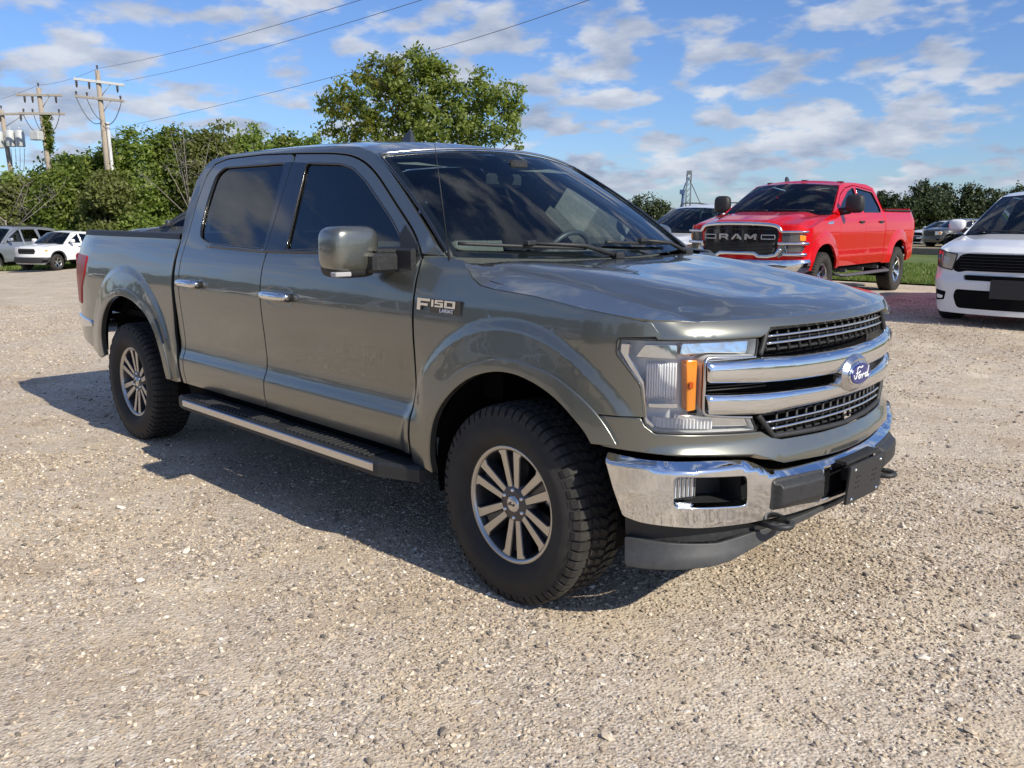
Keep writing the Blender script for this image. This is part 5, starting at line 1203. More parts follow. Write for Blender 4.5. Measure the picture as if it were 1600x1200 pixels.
        mb = MB(); mb.box(((xC+xe)/2, 0, z0+.35), (xC-xe-.1, hw*1.6, .03)); 
        for sg in (-1, 1): mb.box(((xC+xe)/2, sg*hw*.83, (z0+.35+rail)/2), (xC-xe-.15, .02, rail-z0-.36))
        mb.build('cargo_box', DARKP, car)
        mb = MB(); mb.box((xe-.06, 0, z0+.15), (.14, hw*1.75, .18), ch=.03); mb.build('rear_bumper', c.get('bumpermat', CHROME), car)
    mb = MB(); mb.box((-wb/2, 0, z0-.02), (wb+.6, hw*1.2, .14)); mb.box((-wb, 0, Rt), (.14, hw*1.5, .12)); mb.box((.2, 0, z0+.2), (.7, hw*1.1, .3)); mb.box((-.25, 0, (z0+belt)/2), (.1, hw*1.7, belt-z0-.15)); mb.build('underbody', DARKP, car)
    mb = MB()
    mb.box(((xw0+xr1)/2-.1, 0, z0+.25), (abs(xr1-xw0)-.3, hw*1.7, .1)); mb.box((xw0-.18, 0, belt-.07), (.45, hw*1.6, .12), ch=.03)
    for x in (xB+.15, xC+.5): 
        for y in (-.4, .4): mb.box((x, y, belt-.25), (.5, .5, .25), ch=.05); mb.box((x-.25, y, belt+.05), (.16, .48, .55), ch=.05); mb.box((x-.30, y, belt+.38), (.1, .26, .18), ch=.03)
    tag(mb.build('seats', INTER, car), kind='stuff')
    # fascia
    fz0 = c.get('fz0', z0-.12); sm = abs(s_lim)+.005
    holes = [q for q in c.get('holes', [])]
    fo_ = [(-sm, fz0+.12), (-sm, zsh-.01)]+[(a, hf-.004) for a in (-sm+.10, 0, sm-.10)]+[(sm, zsh-.01), (sm, fz0+.12), (sm*.8, fz0), (-sm*.8, fz0)]
    fo_ = [(-sm, fz0+.10), (-sm, min(zsh, hf)-.008), (-sm+.12, hf-.008), (sm-.12, hf-.008), (sm, min(zsh, hf)-.008), (sm, fz0+.10), (sm*.8, fz0), (-sm*.8, fz0)]
    bof = c.get('bulge', lambda u, v: 0*u)
    mb = MB(); patch(mb, fo_, bd.front(bof), (1, 0, 0), h*.7, holes=[rounded(q, .02) for q in holes], depth=.03, edge=.004); fa = mb.build('front_fascia', P_, car)
    mb = MB(); patch(mb, [(-sm+.05, fz0+.10), (-sm+.05, hf-.04), (sm-.05, hf-.04), (sm-.05, fz0+.10)], bd.front(-.07), (1, 0, 0), .2, depth=0); mb.build('fascia_backing', DARKP, car)
    c['fascia'](car, bd, fa, c)
    # wheels
    add_wheels(car, c['wheels'], [(0, -(hw-c.get('track', .13)), 0), (0, hw-c.get('track', .13), 0), (-wb, -(hw-c.get('track', .13)), 0), (-wb, hw-c.get('track', .13), 0)], Rt)
    return car
def fpatch(bd, P, off, mat, nm, par, h=.05, depth=.02, edge=.004, r=.012, inset=0):
    mb = MB(); patch(mb, rounded(P, r), bd.front(off), (1, 0, 0), h, depth=depth, edge=edge, inset=inset); return mb.build(nm, mat, par)
def fline(bd, s0, s1, z, off, r_, mat, nm, par, n=24, arc=0.0, mbx=None):
    mb = MB(); ss = np.linspace(s0, s1, n); mb.tube(bd.F(ss, np.full(n, z)+arc*(1-((ss-(s0+s1)/2)/(abs(s1-s0)/2))**2), off), r_, 6); return mb.build(nm, mat, par)
def msym(P, sg): return [(sg*a, b) for a, b in P]

# ------------------------------------------------ red heavy duty pickup
RED = paint('bright_red_paint', (0.66, 0.002, 0.006), 0.25, 0.42, dustamt=.10)
RED.node_tree.nodes['Principled BSDF'].inputs['Specular IOR Level'].default_value = .15; RED.node_tree.nodes['Principled BSDF'].inputs['Coat IOR'].default_value = 1.35
HEADL = principled('dark_lamp', (.10, .10, .11), .12, .3, 1.0)
def fascia_ram(car, bd, fa, c):
    # black grille with chrome surround and lettering
    g = fpatch(bd, [(-.56, 1.235), (.56, 1.235), (.63, 1.12), (.60, .84), (.50, .80), (-.50, .80), (-.60, .84), (-.63, 1.12)], .012, GLOSSB, 'grille', car, r=.06)
    for k in range(9): fline(bd, -.58, .58, .83+.021*k if k < 8 else 1.19, .022, .0075, BLACKP, 'grille_slat', g)
    def ring(P, w, off, nm):
        O = resample(np.array(P), .05); mb = MB(); Q = bd.F(O[:, 0], O[:, 1], off); Q = np.concatenate([Q, Q[:2]]); mb.tube(Q, w, 8, cap=False); return mb.build(nm, CHROME, g)
    up = [(-.66, 1.16), (-.60, 1.245), (-.3, 1.268), (0, 1.272), (.3, 1.268), (.60, 1.245), (.66, 1.16)]
    up = np.array(ch_smooth(up, 2)); mb = MB(); mb.tube(bd.F(up[:, 0], up[:, 1], .03), .030, 8); mb.build('chrome_brow', CHROME, g)
    lo = [(-.66, .90), (-.60, .80), (-.48, .775), (-.34, .775), (-.28, .82), (.28, .82), (.34, .775), (.48, .775), (.60, .80), (.66, .90)]
    lo = np.array(lo); mb = MB(); L = []
    for a, b in zip(lo[:-1], lo[1:]): L += [a+(b-a)*t for t in np.linspace(0, 1, 5, endpoint=False)]
    L = np.array(L+[lo[-1]]); mb.tube(bd.F(L[:, 0], L[:, 1], .03), .034, 8); mb.build('chrome_lower_frame', CHROME, g)
    for sg in (-1, 1):
        P = msym([(.575, 1.10), (.375, 1.10), (.375, 1.04), (.575, 1.04)], sg); ring(P, .0065, .032, 'chrome_bracket')
    # block letters
    def blk(P, x0): 
        O = np.array(P, float)*[1.2, 1.35]; O[:, 0] += x0*1.2; O[:, 1] += 1.028; mb = MB(); patch(mb, O, bd.front(.045), (1, 0, 0), .05, depth=.02, inset=0); mb.build('grille_lettering', BRIGHT, g)
    Rr = [(0, 0), (0, .062), (.11, .062), (.13, .05), (.13, .032), (.112, .022), (.135, 0), (.105, 0), (.085, .02), (.03, .02), (.03, .032), (.095, .032), (.10, .038), (.095, .045), (.03, .045), (.024, .045), (.024, 0)]
    A_ = [(0, 0), (.055, .062), (.095, .062), (.15, 0), (.12, 0), (.108, .014), (.075, .014), (.086, .026), (.098, .026), (.075, .050), (.032, 0)]
    M_ = [(0, 0), (0, .062), (.034, .062), (.075, .030), (.116, .062), (.15, .062), (.15, 0), (.122, 0), (.122, .038), (.085, .010), (.065, .010), (.028, .038), (.028, 0)]
    blk(Rr, -.255); blk(A_, -.085); blk(M_, .10)
    for sg in (-1, 1):
        hl = fpatch(bd, msym([(.68, 1.135), (.98, 1.115), (1.03, 1.09), (1.03, 1.00), (.68, 1.00)], sg), .01, HEADL, 'headlight', car)
        fpatch(bd, msym([(.93, 1.10), (1.02, 1.085), (1.02, 1.02), (.94, 1.02)], sg), .02, AMBER, 'turn_signal', hl)
        fline(bd, sg*.66, sg*1.05, 1.15, .03, .020, CHROME, 'chrome_trim', hl); fline(bd, sg*.62, sg*1.06, .975, .035, .026, CHROME, 'chrome_trim', hl)
        l2 = fpatch(bd, msym([(.72, .945), (.99, .945), (1.02, .90), (.98, .845), (.76, .845)], sg), .01, HEADL, 'fog_lamp', car)
        fline(bd, sg*.70, sg*1.03, .81, .035, .030, CHROME, 'chrome_trim', l2)
        fpatch(bd, msym([(.63, .96), (.72, .96), (.76, .82), (.63, .76)], sg), .02, CHROME, 'chrome_cheek', l2)
    b = fpatch(bd, [(-1.10, .74), (-.6, .72), (.6, .72), (1.10, .74), (1.08, .55), (.8, .50), (-.8, .50), (-1.08, .55)], lambda u, v: .05+.03*(1-np.abs((v-.62)/.12)**3), CHROME, 'front_bumper', car, r=.03)
    fpatch(bd, [(-.35, .66), (.35, .66), (.30, .56), (-.30, .56)], .088, BLACKP, 'bumper_intake', b)
    for sg in (-1, 1):
        P = msym([(-.62, 1.36), (-.42, 1.375), (-.36, 1.345), (-.56, 1.325)], sg) if False else None
    for sg in (-1, 1):
        mb = MB(); patch(mb, rounded([(-.36, 1.315), (-.12, 1.30), (-.06, 1.265), (-.30, 1.265)], .01), bd.side(sg, .006), (0, sg, 0), .05, depth=.01); mb.build('fender_vent', CHROME, car)
    for y in (-.62, -.0, .0+.62):
        mb = MB(); mb.box((-1.55, y, 2.0-.035*(y != 0)), (.12, .10, .025), ch=.01); mb.build('marker_lamp', principled('smoked_lens', (.05, .02, .01), .2), car)
    mb = MB(); prof = [(-.08, 0), (.09, 0), (.02, .06), (-.04, .085), (-.07, .07)]
    mb.prism([(-1.75-x, z+2.0) for x, z in prof], -.42, -.39, axis='y', ch=.004); mb.build('antenna_fin', GLOSSB, car)
    # dealer sticker on the windshield
    mb = MB(); mb.box((-.95, .42, 1.80), (.004, .20, .07), rot=np.array(Matrix.Rotation(R(52), 3, 'Y'))); mb.build('windshield_sticker', principled('sticker', (.75, .62, .40), .5), car)
def bulge_ram(u, v): return .0*u
ram_ws = wheel_set('ram', .42, .28, .235)
ram = make_car('pickup_truck', 'bright red crew cab pickup with chrome grille and tow mirrors parked beside the white SUV', 'pickup truck',
    dict(kind='pickup', hw=1.01, wb=3.79, fo=.97, ro=1.22, Rt=.42, sill=.56, belt=1.43, roof=2.02, tw=.70, crown=.05, hoodf=1.25, hoodr=1.42, shut=1.20, xw0=-.42, xw1=-1.20, xr1=-2.88, xr0=-3.0, xA=-.66, xB=-1.86, xC=-2.95,
         roofx=[-2.9, -2.6, -2.0, -1.5, -1.2], roofz=[1.90, 1.955, 1.965, 1.95, 1.90], rail=1.50, paint=RED, wheels=ram_ws, fascia=fascia_ram, h=.045, dome=.05, mirror=(.09, .145, .15), mirror_mat=BLACKP, mdx=.02, steps=True, blunt=.85, fz0=.50))
ram.location = (-4.98, 9.86, .18); ram.rotation_euler = (0, 0, R(275.2))

# ------------------------------------------------ white SUVs
WHITE = paint('white_paint', (0.78, 0.79, 0.80), 0.0, 0.4, dustamt=.2)
LAMPG = principled('smoked_chrome_lamp', (.30, .30, .31), .15, .7, 1.0)
def fascia_dur(car, bd, fa, c):
    g = fpatch(bd, [(-.60, .905), (-.52, .925), (.52, .925), (.60, .905), (.67, .82), (.70, .72), (.62, .69), (.52, .715), (-.52, .715), (-.62, .69), (-.70, .72), (-.67, .82)], .008, DARKP, 'grille', car, r=.03)
    for k in range(5): fline(bd, -.62, .62, .74+.038*k, -.0+.013, .0035, GLOSSB, 'grille_slat', g)
    fpatch(bd, [(-.50, .655), (.50, .655), (.47, .60), (-.47, .60)], .034, DARKP, 'upper_slot', car)
    fpatch(bd, [(-.62, .47), (.62, .47), (.64, .38), (.58, .24), (-.58, .24), (-.64, .38)], .034, DARKP, 'lower_intake', car, r=.05)
    for sg in (-1, 1):
        hl = fpatch(bd, msym([(.655, .915), (1.06, .972), (1.13, .955), (1.05, .755), (.71, .715)], sg), .006, LAMPG, 'headlight', car); hlo = msym([(.655, .915), (1.06, .972), (1.13, .955), (1.05, .755), (.71, .715)], sg); mb = MB(); outline_tube(mb, hlo, bd.front(.006), .008); mb.build('lamp_gasket', BLACKP, hl)
        mb = MB(); cpt = bd.F(np.array([sg*.93]), np.array([.865]), .012)[0]; mb.lathe([(0, .0), (.035, 0), (.045, -.01)], 16, axis='x', c=tuple(cpt)); mb.build('projector_lens', HEADL, hl)
        fpatch(bd, msym([(.76, .87), (.86, .885), (.86, .80), (.78, .79)], sg), .010, LIGHTG, 'lamp_bezel', hl)
        f = fpatch(bd, msym([(.76, .43), (.98, .45), (1.0, .36), (.95, .31), (.78, .33)], sg), .034, DARKP, 'fog_lamp_pocket', car)
        fpatch(bd, msym([(.80, .375), (.93, .385), (.92, .34), (.81, .345)], sg), .040, REFL, 'fog_lamp', f)
    plate(car, (bd.xf+.05, 0, .50), .38, .23, holes=False, screws=False, nm='plate_bracket')
dk_ws = wheel_set('dark', .385, .26, .255)
holes_dur = [[(-.55, .66), (.55, .66), (.52, .595), (-.52, .595)]]
suv_cfg = dict(kind='suv', hw=.965, wb=3.04, fo=.93, ro=1.10, Rt=.385, sill=.42, belt=1.14, roof=1.80, tw=.62, crown=.05, hoodf=.95, hoodr=1.13, shut=.97, xw0=-.36, xw1=-1.28, xr1=-3.60, xr0=-3.95, xA=-.66, xB=-1.72, xC=-2.72,
         roofx=[-3.65, -3.2, -2.4, -1.7, -1.28], roofz=[1.63, 1.70, 1.745, 1.74, 1.68], paint=WHITE, wheels=dk_ws, fascia=fascia_dur, h=.05, dome=.02, handle=WHITE, holes=holes_dur, rails=None, fz0=.17,
         bulge=lambda u, v: .03*sst(.70, .55, v)+.02*sst(.30, .20, v)*0, sideglass=PRIV)
dur = make_car('sport_utility_vehicle', 'white SUV with black grille facing the camera at the right edge, beside the red pickup', 'SUV', suv_cfg)
dur.location = (-1.04, 9.62, .17); dur.rotation_euler = (0, 0, R(274.1))
suv2_cfg = dict(suv_cfg); suv2_cfg.update(rails=BLACKP, roof=1.79)
suv2 = make_car('sport_utility_vehicle', 'white SUV with black roof rails, left of the red pickup, behind the grey-green hood', 'SUV', suv2_cfg)
suv2.location = (*at(1045, 19.0), .05); suv2.rotation_euler = (0, 0, R(276))

# ------------------------------------------------ silver full size SUV, small white pickup at the far left
SILVER = paint('silver_blue_paint', (0.36, 0.39, 0.44), 0.6, 0.4)
def fascia_plain(car, bd, fa, c):
    zt, zb = c['gz']; w = c.get('gw', .55)
    g = fpatch(bd, [(-w+.04, zt), (w-.04, zt), (w, (zt+zb)/2), (w-.06, zb), (-w+.06, zb), (-w, (zt+zb)/2)], .010, c.get('gmat', BLACKP), 'grille', car, r=.02)
    for k in range(3): fline(bd, -w+.05, w-.05, zb+(k+.6)*(zt-zb)/3.2, .022, .010, c.get('barmat', DARKP), 'grille_slat', g)
    for sg in (-1, 1):
        hl = fpatch(bd, msym([(w+.03, zt), (1.02, zt-.01), (1.06, zt-.05), (.98, zb+.08), (w+.03, zb+.06)], sg), .006, REFL, 'headlight', car)
        fpatch(bd, msym([(.86, zt-.03), (.98, zt-.04), (.95, zb+.11), (.86, zb+.11)], sg), .014, c.get('sigmat', AMBER), 'turn_signal', hl)
        fpatch(bd, msym([(.72, c['bz'][1]+.14), (.92, c['bz'][1]+.14), (.92, c['bz'][1]+.06), (.74, c['bz'][1]+.06)], sg), c.get('fogoff', .07), DARKP, 'fog_lamp', car)
    fpatch(bd, [(-1.05, c['bz'][0]), (1.05, c['bz'][0]), (1.0, c['bz'][1]+.03), (.8, c['bz'][1]), (-.8, c['bz'][1]), (-1.0, c['bz'][1]+.03)], lambda u, v: .03+.03*(1-np.abs((v-sum(c['bz'])/2)/((c['bz'][0]-c['bz'][1])/2+.02))**3), c.get('bumpermat', CHROME), 'front_bumper', car, r=.02)
sl_ws = wheel_set('silver', .41, .27, .27)
exped = make_car('sport_utility_vehicle', 'large silver-blue SUV at the left edge behind the small white pickup', 'SUV',
    dict(kind='suv', hw=1.0, wb=3.11, fo=.92, ro=1.25, Rt=.41, sill=.45, belt=1.26, roof=1.96, tw=.72, crown=.06, hoodf=1.12, hoodr=1.24, shut=1.08, xw0=-.45, xw1=-1.25, xr1=-3.95, xr0=-4.2, xA=-.70, xB=-1.78, xC=-2.85,
         roofx=[-4.0, -3.5, -2.4, -1.7, -1.25], roofz=[1.80, 1.87, 1.90, 1.89, 1.83], paint=SILVER, wheels=sl_ws, fascia=fascia_plain, h=.09, rails=BLACKP, gz=(1.02, .74), bz=(.66, .38), bumpermat=SILVER, handle=SILVER))
exped.scale = (1.06,)*3; exped.location = (-42.3, 7.5, -1.02); exped.rotation_euler = (0, 0, R(303.3))
mv_ws = wheel_set('silver', .365, .24, .22)
mav = make_car('pickup_truck', 'small white crew cab pickup with black grille and dark bumper at the far left', 'pickup truck',
    dict(kind='pickup', hw=.92, wb=3.08, fo=.88, ro=1.10, Rt=.365, sill=.42, belt=1.16, roof=1.74, tw=.62, crown=.05, hoodf=1.02, hoodr=1.14, shut=.98, xw0=-.45, xw1=-1.20, xr1=-2.50, xr0=-2.65, xA=-.68, xB=-1.62, xC=-2.55,
         roofx=[-2.52, -2.3, -1.8, -1.5, -1.20], roofz=[1.63, 1.67, 1.69, 1.685, 1.64], rail=1.13, paint=WHITE, wheels=mv_ws, fascia=fascia_plain, h=.08, gz=(.97, .75), gw=.46, bz=(.60, .34), bumpermat=BLACKP, cladding=BLACKP, sigmat=AMBER, sideglass=PRIV))
mav.scale = (.93,)*3; mav.location = (-37.9, 8.9, -.72); mav.rotation_euler = (0, 0, R(300.7))
# ------------------------------------------------ dark pickups
GREY = paint('charcoal_paint', (0.055, 0.060, 0.066), 0.5, 0.4)
cfg_dk = dict(kind='pickup', hw=1.0, wb=3.68, fo=.95, ro=1.20, Rt=.41, sill=.50, belt=1.34, roof=1.95, tw=.70, crown=.05, hoodf=1.16, hoodr=1.33, shut=1.12, xw0=-.42, xw1=-1.18, xr1=-2.86, xr0=-2.95, xA=-.64, xB=-1.84, xC=-2.92,
         roofx=[-2.9, -2.6, -2.0, -1.5, -1.18], roofz=[1.84, 1.885, 1.90, 1.885, 1.83], rail=1.42, paint=GREY, wheels=sl_ws, fascia=fascia_plain, h=.09, gz=(1.10, .80), gw=.56, bz=(.70, .46), bumpermat=GREY, barmat=GREY)
pk = make_car('pickup_truck', 'charcoal pickup seen over the grey-green pickup bed rail', 'pickup truck', cfg_dk)
# ================================================================ trees
BARK = add_noise(principled('bark', (.10, .085, .07), .9), 22, .35, .6, .02)
DEADW = add_noise(principled('dead_wood', (.28, .25, .22), .85), 30, .3, .3, .01)
LF1 = leaf_mat('leaf_mid', (.075, .110, .020), (.165, .215, .038), .40, (.27, .30, .075))
LF2 = leaf_mat('leaf_light', (.11, .165, .030), (.21, .28, .060), .42, (.32, .37, .11))
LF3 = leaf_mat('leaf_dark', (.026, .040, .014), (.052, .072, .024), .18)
LFB = leaf_mat('leaf_fresh', (.11, .15, .035), (.22, .27, .065), .45, (.33, .36, .12))
LFY = leaf_mat('leaf_yellow', (.13, .15, .030), (.24, .23, .05), .4)
LFO = leaf_mat('leaf_olive', (.105, .125, .035), (.21, .225, .072), .38)
def leaves_mesh(name, C_, Nrm, size, mat, seed):
    r_ = np.random.default_rng(seed); n = len(C_); d = Nrm+r_.normal(size=(n, 3))*.9; d /= np.linalg.norm(d, axis=1)[:, None]
    a = np.cross(d, r_.normal(size=(n, 3))); a /= np.linalg.norm(a, axis=1)[:, None]; b = np.cross(d, a); s = size*(.6+.8*r_.random(n))[:, None]
    V = np.stack([C_-a*s, C_-b*s*.55+d*s*.12, C_+a*s, C_+b*s*.55+d*s*.12], 1).reshape(-1, 3)
    me = bpy.data.meshes.new(name); me.vertices.add(4*n); me.vertices.foreach_set('co', V.ravel()); me.loops.add(4*n); me.loops.foreach_set('vertex_index', np.arange(4*n)); me.polygons.add(n); me.polygons.foreach_set('loop_start', np.arange(n)*4); me.update(); me.validate()
    me.materials.append(mat); return me
def make_tree(name, label, base, lobes, n_leaf, size, mat, seed, group=None, trunk=.18, clump=.42, gaps=.25, branches=9, second=None, flat=.6, fill=.45, cat='tree'):
    """lobes: (x,y,z,rx,ry,rz) relative to base"""
    r_ = np.random.default_rng(seed); t = thing(name, label, cat, base, 0, group)
    Lb = np.array(lobes, float); vol = (Lb[:, 3]*Lb[:, 4]*Lb[:, 5])**(.72); pr = vol/vol.sum()
    per = 34; nc = max(8, n_leaf//per); idx = r_.choice(len(Lb), nc, p=pr)
    u = r_.normal(size=(nc, 3)); u /= np.linalg.norm(u, axis=1)[:, None]; rad = fill+(1.04-fill)*r_.random(nc)**.55
    C_ = Lb[idx, :3]+u*rad[:, None]*Lb[idx, 3:6]
    C_ = C_[C_[:, 2] > .05]; nc = len(C_); idx = idx[:nc]
    cs = clump*(.55+.9*r_.random(nc)); P = np.repeat(C_, per, 0); o = r_.normal(size=(nc*per, 3)); o *= np.repeat(cs, per)[:, None]*np.array([.55, .55, .42]); P = P+o
    cen = Lb[:, :3].mean(0); cen[2] -= .5; N = P-np.repeat(C_, per, 0)*.6-cen*.4; N /= np.linalg.norm(N, axis=1)[:, None]+1e-9; N[:, 2] += .25
    P[:, 2] = np.maximum(P[:, 2], .03)
    if second:
        k = r_.random(nc) < second[1]
        if len(second) > 2: k = second[2](C_) & (r_.random(nc) < second[1])
        kk = np.repeat(k, per)
        link_mesh('crown', leaves_mesh('crown', P[~kk], N[~kk], size, mat, seed+1), t)
        if kk.any(): tag(link_mesh('crown_patch', leaves_mesh('crown_patch', P[kk], N[kk], size, second[0], seed+2), t), second[3] if len(second) > 3 else None)
    else: link_mesh('crown', leaves_mesh('crown', P, N, size, mat, seed+1), t)
    # trunk and limbs
    mb = MB(); top = Lb[:, :3].mean(0); fork = np.array([top[0]*.35, top[1]*.35, max(.5, Lb[:, 2].min()-.2 if Lb[:, 2].min() > 1.2 else top[2]*.5)])
    mb.tube([(0, 0, -.3), tuple(fork*.5+np.array([.06, .02, 0])), tuple(fork)], [trunk*1.25, trunk, trunk*.8], 9)
    for k in range(branches):
        j = k % len(Lb); q = Lb[j, :3]+r_.normal(size=3)*Lb[j, 3:6]*.45; m_ = fork*.45+q*.55+r_.normal(size=3)*.18; m_[2] += .1
        mb.tube([fork, m_, q], [trunk*.45, trunk*.25, trunk*.07], 6)
        for _ in range(3):
            e = q+r_.normal(size=3)*Lb[j, 3:6]*.38; mb.tube([m_*.4+q*.6, (q+e)/2+r_.normal(size=3)*.1, e], [trunk*.16, trunk*.09, trunk*.03], 5)
    mb.build('trunk', BARK, t); return t
def px_lobes(base, D, L, dy=1.0):
    """crown masses given by picture column/row, radius and depth offset -> metres"""
    out = []
    for px, py, rp, dd in L:
        q = at3(px, py, D+dd); r_ = rp/FPX*(D+dd); out.append((*(q-np.array(base)), r_, r_*dy, r_*.95))
    return out
hedge = [(-40, 295, 95, 50), (18, 285, 100, 49), (72, 262, 95, 50), (122, 238, 90, 51), (168, 222, 85, 49), (222, 206, 95, 50), (276, 196, 92, 51), (330, 198, 84, 50), (392, 196, 90, 52), (446, 212, 62, 54), (488, 214, 50, 56)]
mt = [LF1, LFO, LF1, LF2, LF1, LF2, LF1, LFO, LF2, LF1, LF2]
desc = ['leftmost tree of the green tree row, cut by the left edge', 'olive green tree behind the silver-blue SUV', 'bushy green tree below the leaning pole with ivy', 'pale green bush rising left of the tallest utility pole',
        'dark green tree around the foot of the tallest utility pole', 'bright green bushy tree above the pickup bed', 'round green tree next to the bare grey branches', 'olive tree beside the cab with bare twigs',
        'light green tree with upright shoots above the rear door', 'small green tree top just left of the big tree', 'last low green treetop above the cab roof']
for i, (px, ty, w, D) in enumerate(hedge):
    bx, by = at(px, D); bz = float(terrain(bx, by)); m_ = D/FPX; zt = float(at3(px, ty, D)[2])-bz; rw_ = w/2*m_
    rr_ = np.random.default_rng(100+i); lobes = [(0, 0, zt*.42, rw_*1.05, rw_*1.0, zt*.46), (rw_*.1, 0, zt*.72, rw_*.72, rw_*.7, zt*.25)]
    for k in range(7):
        a = rr_.random()*2*pi; lobes.append((cos(a)*rw_*.8, sin(a)*rw_*.6, zt*(.12+.70*rr_.random()), rw_*(.38+.25*rr_.random()), rw_*.5, zt*.16))
    for k in range(3): lobes.append(((rr_.random()-.5)*rw_*1.3, (rr_.random()-.5)*rw_, zt*(.86+.09*rr_.random()), rw_*.22, rw_*.22, zt*.10))
    make_tree('tree', desc[i], (bx, by, bz), lobes, 15000, .115, mt[i], 40+i, 'row of trees and bushes behind the lot', trunk=.14, clump=.40, branches=8, fill=.55)
for i, (px, ty, w, D, lab) in enumerate(((168, 268, 100, 45.2, 'olive bush hiding the foot of the tallest utility pole'), (88, 268, 84, 47.6, 'bush hiding the foot of the ivy-covered pole'), (22, 270, 84, 50, 'bush hiding the foot of the transformer pole'))):
    bx, by = at(px, D); bz = float(terrain(bx, by)); zt = float(at3(px, ty, D)[2])-bz; w_ = w/2/FPX*D
    make_tree('tree', lab, (bx, by, bz), [(0, 0, zt*.45, w_, w_*.7, zt*.45), (w_*.4, 0, zt*.78, w_*.5, w_*.5, zt*.18), (-w_*.5, 0, zt*.7, w_*.45, w_*.5, zt*.2), (0, 0, zt*.9, w_*.35, w_*.3, zt*.1)], 9000, .11, (LFO, LF1, LF2)[i], 140+i, 'row of trees and bushes behind the lot', trunk=.12, clump=.38, branches=6, fill=.5)
# low light-green shrubs at the foot of the row
for i, (px, D, h_, lab) in enumerate(((150, 45.5, 2.3, 'light green shrub at the foot of the trees behind the white pickup'), (205, 45, 2.6, 'light green shrub in front of the trees, above the bed rail'), (262, 46, 2.4, 'light green shrub directly left of the cab'), (95, 46.5, 2.2, 'low green shrub between the silver SUV and the trees'), (40, 46, 2.0, 'low shrub behind the roof of the silver SUV'))):
    bx, by = at(px, D); bz = float(terrain(bx, by)); make_tree('shrub', lab, (bx, by, bz), [(0, 0, h_*.45, 1.3, 1.1, h_*.5), (.8, .2, h_*.35, .9, .8, h_*.4), (-.8, 0, h_*.4, .8, .8, h_*.42)], 4500, .085, LF2, 70+i, 'shrubs at the foot of the tree row', trunk=.05, branches=5, clump=.3, cat='shrub')
# big tree behind the cab
D = 34; b0 = (*at(655, D), 0.0); b0 = (b0[0], b0[1], float(terrain(b0[0], b0[1])))
big_l = [(640, 128, 46, 0), (600, 122, 32, .5), (662, 96, 24, 0), (597, 98, 20, .3), (560, 148, 34, -.4), (528, 165, 28, -.2), (600, 165, 42, .6), (660, 160, 44, 0), (690, 128, 30, .3), (540, 200, 28, 0), (585, 212, 34, 0), (640, 212, 42, .5),
         (690, 190, 36, -.4), (728, 140, 30, .3), (762, 140, 30, .2), (796, 158, 24, 0), (742, 172, 32, .6), (785, 190, 24, -.4), (800, 172, 16, 0), (735, 210, 28, 0), (795, 224, 16, 0), (770, 212, 16, 0), (668, 240, 46, 0), (600, 250, 40, 0)]
make_tree('tree', 'big broad tree with yellowing left side rising behind the cab roof', b0, px_lobes(b0, D, big_l, 1.2), 23000, .084, LFB, 9, trunk=.13, clump=.27, fill=.50, branches=26,
          second=(LFY, .30, lambda C: (C @ np.array([*RH, 0])) < -.6, None))
# grey bare branches in the row
def bare(name, label, base, h_, seed, n=7):
    r_ = np.random.default_rng(seed); t = thing(name, label, 'tree', base); mb = MB()
    mb.tube([(0, 0, 0), (.1, 0, h_*.5)], [.06, .035], 7); mb.build('trunk', DEADW, t); mb = MB()
    for k in range(n):
        a = r_.normal(size=2)*.7; p0 = np.array([.05, 0, h_*(.25+.25*r_.random())]); p1 = p0+np.array([a[0], a[1], h_*.25]); p2 = p1+np.array([a[0]*.8, a[1]*.8, h_*(.15+.2*r_.random())])
        mb.tube([p0, p1, p2], [.028, .018, .006], 5)
        for _ in range(6):
            q0 = p1+(p2-p1)*r_.random(); q2 = q0+r_.normal(size=3)*np.array([.5, .5, .45])+np.array([0, 0, .3]); mb.tube([q0, (q0+q2)/2+r_.normal(size=3)*.06, q2], [.011, .007, .003], 4)
            for _ in range(2): q3 = q2*.6+q0*.4; q4 = q3+r_.normal(size=3)*.3; mb.tube([q3, q4], [.006, .003], 3)
    mb.build('branch', DEADW, t); return t
for px, D, h_, lab in ((296, 48.3, 6.4, 'bare grey dead tree left of the cab rear window'), (6, 45.5, 4.4, 'leafless tangled branches at the left edge')):
    bx, by = at(px, D); bare('bare_tree', lab, (bx, by, float(terrain(bx, by))), h_, int(px), 9)
# tree left of the red pickup and the tree line at the right
bx, by = at(1008, 78); bz = float(terrain(bx, by)); zt = float(at3(1008, 306, 78)[2])-bz
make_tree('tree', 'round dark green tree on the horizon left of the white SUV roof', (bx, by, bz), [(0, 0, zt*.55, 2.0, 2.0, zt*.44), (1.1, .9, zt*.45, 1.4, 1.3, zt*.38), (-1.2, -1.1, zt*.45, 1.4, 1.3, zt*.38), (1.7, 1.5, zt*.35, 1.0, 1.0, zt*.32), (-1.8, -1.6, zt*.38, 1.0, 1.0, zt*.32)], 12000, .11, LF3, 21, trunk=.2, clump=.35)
right = [(1372, 294, 46, 104, 'r'), (1400, 298, 40, 100, 'r'), (1440, 284, 64, 106, 'r'), (1478, 293, 40, 98, 'r'), (1506, 284, 22, 96, 'c'), (1524, 292, 20, 98, 'c'), (1548, 290, 50, 104, 'r'), (1586, 287, 52, 102, 'r'), (1630, 284, 60, 104, 'r'), (1340, 300, 50, 108, 'r'), (1680, 290, 60, 104, 'r'), (1462, 300, 44, 94, 'r'), (1420, 304, 40, 93, 'r'), (1570, 302, 50, 92, 'r')]
